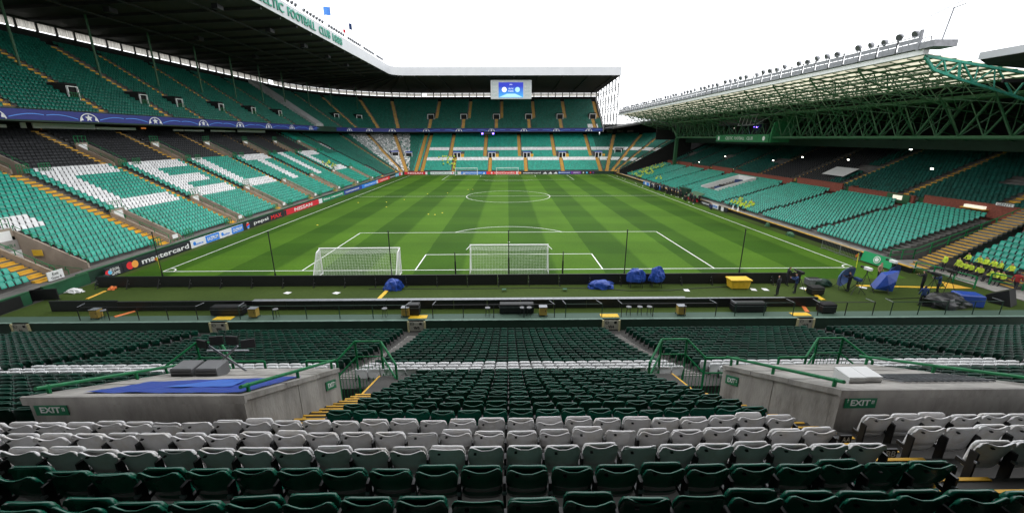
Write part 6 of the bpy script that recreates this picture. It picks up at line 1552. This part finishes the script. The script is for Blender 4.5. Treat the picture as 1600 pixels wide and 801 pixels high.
cp = thing('loudspeaker_wedge','tilted black loudspeaker wedge on the corner concourse','loudspeaker',(38.0,-9.2,0.02),R(25)); b = MB(); b.prism([(-.6,0),(.6,0),(.85,.5),(-.25,1.25)],'x',-.6,.6); b.build('cabinet',M['black'],cp)
b = MB(); b.add([(-.5,-.38,.34),(.5,-.38,.34),(.5,-.28,1.0),(-.5,-.28,1.0)],[(0,1,2,3)])
ba = thing('black_screen','black flat screen panel leaning at the left corner wall','screen',(-37.0,-7.3,0)); b = MB(); b.box(-.9,.9,-.05,.05,.05,.95); b.build('panel',M['black'],ba,(0,0,0),R(10)); b = MB(); b.box(-.9,-.8,-.3,.3,0,.05); b.box(.8,.9,-.3,.3,0,.05); b.build('foot',M['black_metal'],ba)
cover('white_cloth','crumpled white cloth lying by the green corner wall','cloth',(-36.4,-5.6,0),(1.15,.5,.38),M['paper'],7.7,.7); cover('orange_cones','bunch of small orange cones on the dark turf','cones',(-33.9,-4.9,0),(.55,.4,.28),M['orange'],1.7,.8)
cover('camera_bag','black bag heap at the end of the lettered board','bag',(-35.6,-3.5,0),(1.6,1.0,.8),M['black_tarp'],9.4,.5)
# crowd barrier and green crest banner on the right touchline
for i, (y0, y1) in enumerate(((4.8,7.4),(2.2,4.7))):
    o = thing('crowd_barrier','galvanised crowd barrier on the grass %s' % ('next to the green crest banner' if i else 'farther from the green crest banner'),'barrier',(36.2,(y0+y1)/2,0)); b = MB(); b.path([(36.2,y0,.1),(36.2,y0,1.05),(36.2,y1,1.05),(36.2,y1,.1),(36.2,y0,.1)],.025,5); part(b,'frame',M['grey_metal'],o)
    b = MB(); [b.tube((36.2,y0+(y1-y0)*t/12,.12),(36.2,y0+(y1-y0)*t/12,1.04),.009,4) for t in range(1,12)]; part(b,'bar',M['grey_metal'],o); b = MB(); [b.tube((35.85,yy,.0),(36.55,yy,.1),.025,4) for yy in (y0+.2,y1-.2)]; part(b,'foot',M['grey_metal'],o)
gb = thing('crest_banner','green banner board with a white round crest beside the corner flag','banner',(36.6,.3,0)); b = MB(); b.add([(36.3,2.1,.15),(36.55,-1.2,.15),(36.75,-1.2,1.15),(36.5,2.1,1.15)],[(0,1,2,3)]); part(b,'sheet',flat('banner_green',(.015,.33,.12)),gb)
nrm = Vector((-.97,-.07,.24)); disc(gb,'crest',Vector((36.53,.45,.65))+Vector((-.04,0,.01)),(.0755,-.997,0),(.2,0,1),.36,M['white'],20); disc(gb,'crest_ring',Vector((36.53,.45,.65))+Vector((-.05,0,.01)),(.0755,-.997,0),(.2,0,1),.29,flat('banner_green',(.015,.33,.12)),20); disc(gb,'crest_leaf',Vector((36.53,.45,.65))+Vector((-.06,0,.01)),(.0755,-.997,0),(.2,0,1),.22,M['white'],8)
b = MB(); b.path([(36.9,2.1,.0),(36.53,2.1,1.17),(36.78,-1.2,1.17),(37.2,-1.2,0)],.03,5); part(b,'frame',M['grey_metal'],gb)
# green dugout by the tunnel
dg = thing('dugout','low green dugout with clear side panels at the right touchline','dugout',(37.2,45.5,0)); b = MB(); b.prism([(36.8,.7),(38.6,1.6),(38.6,1.7),(36.8,.8)],'y',42.2,46.8); part(b,'canopy',M['steel_green'],dg); b = MB(); [b.tube((36.9,y,0),(36.9,y,.75),.03,4) for y in (42.3,43.8,45.3,46.7)]; part(b,'post',M['grey_metal'],dg); b = MB(); b.box(37.2,37.5,42.4,46.6,.05,.45); part(b,'bench',M['red'],dg)
sh2 = thing('shelter','dark green netting shelter behind the photographers','shelter',(37.8,50.2,0)); b = MB(); b.box(37.5,38.6,48.4,52,.0,1.9); part(b,'screen',M['darkgreen'],sh2); b = MB(); b.path([(37.45,48.3,0),(37.45,48.3,2),(37.45,52.1,2),(37.45,52.1,0)],.04,4); part(b,'frame',M['steel_green'],sh2)
for i,y in enumerate((29.6,31.2)):
    b = MB(); b.lathe([(.30,0),(.30,.03),(.20,.05),(.03,.75),(.01,.76)],10); tag(b.build('traffic_cone',M['white'],None,(38.4,y,.49)),'white cone on the walkway below the seated stewards','cone',group='white cones')
for i,(y,x) in enumerate(((13.5,36.6),(19.5,37.3))):
    cover('green_cover','small bright green cover lying at the right touchline wall, %s' % ('larger one' if i == 0 else 'one beside a black bag'),'cover',(x,y,0),(.5,1.4 if i == 0 else .8,.55),M['steel_green'],3.0+i,.3)
random.seed(21)
for i in range(16):
    y = 40+random.random()*60; b = MB(); b.bevbox(-.09,.09,-.09,.09,0,.12,.03); tag(b.build('bottle',M['paper'],None,(35.0+random.random()*1.6,y,0.005)),'tiny white bottle or paper scrap beside the right touchline','bottle',group='scraps by the touchline')
for i in range(12):
    x = random.uniform(-33,-8); y = random.uniform(20,70); b = MB(); b.lathe([(.14,0),(.13,.02),(.06,.05)],8); tag(b.build('marker_cone',flat('cone_yellow',(.75,.6,.05)),None,(x,y,.012)),'tiny yellow training marker on the grass','marker',group='training markers')
# cables on the turf
for pts in (((8.5,-5.6),(10,-6.0),(13.5,-6.0),(16,-5.5),(19,-5.2)),((-12,-5.2),(-4,-5.3),(4,-5.2),(7,-5.4)),((30,-8.2),(32.5,-8.0),(35,-8.6))):
    b = MB(); b.path([(x,y,.03) for x,y in pts],.025,5); tag(b.build('cable',M['black']),'black cable %s' % {8.5:'snaking from the blue covered cameras to the yellow crate',-12:'lying along the foot of the black boards',30:'on the turf beside the black sheeted heap'}[pts[0][0]],'cable')

# ================================================================== every loose piece of a part becomes a part of its own
def split_pieces(names, margin=.025):
    for o in list(bpy.data.objects):
        if o.type != 'MESH' or o.parent is None or o.data.users > 1 or o.name.split('.')[0] not in names: continue
        me = o.data; n = len(me.vertices)
        if n > 6000: continue
        par = list(range(n))
        def find(i):
            while par[i] != i: par[i] = par[par[i]]; i = par[i]
            return i
        for e in me.edges:
            a, c = find(e.vertices[0]), find(e.vertices[1])
            if a != c: par[a] = c
        comp = {}
        for i in range(n): comp.setdefault(find(i), []).append(i)
        if len(comp) < 2: continue
        co = np.empty(n*3); me.vertices.foreach_get('co', co); co = co.reshape(-1, 3)
        cl = [[v, co[v].min(0)-margin, co[v].max(0)+margin] for v in comp.values()]
        merged = True
        while merged:
            merged = False
            for i in range(len(cl)):
                for j in range(len(cl)-1, i, -1):
                    if (cl[i][1] <= cl[j][2]).all() and (cl[j][1] <= cl[i][2]).all():
                        cl[i] = [cl[i][0]+cl[j][0], np.minimum(cl[i][1], cl[j][1]), np.maximum(cl[i][2], cl[j][2])]; del cl[j]; merged = True
        if len(cl) < 2: continue
        base = o.name.split('.')[0]; faces = [tuple(p.vertices) for p in me.polygons]; mi = [p.material_index for p in me.polygons]; sm = [p.use_smooth for p in me.polygons]
        for q, (vs_, _, _) in enumerate(cl):
            mp = {v: k for k, v in enumerate(vs_)}; fi = [k for k, f in enumerate(faces) if f[0] in mp]
            m2 = bpy.data.meshes.new(base); m2.from_pydata([co[v] for v in vs_], [], [tuple(mp[v] for v in faces[k]) for k in fi])
            for m_ in me.materials: m2.materials.append(m_)
            m2.polygons.foreach_set('material_index', [mi[k] for k in fi]); m2.polygons.foreach_set('use_smooth', [sm[k] for k in fi]); m2.update()
            if q == 0: o.data = m2
            else:
                c = o.copy(); c.data = m2; COL.objects.link(c)
split_pieces({'stripe','guard_rail','portal_side_wall','portal_frame','post','leg','foot','castor','gantry_post','latch','net_support','skid','end_rail','baluster','hanger','bearing_bar','cross_bar','bar','dark_opening','vomitory','handrail','mullion','yellow_notice','gate','slot','symbol','frame','front_wall','roof_beam','arm','feet','gantry_panel','panel','post_and_rail'})
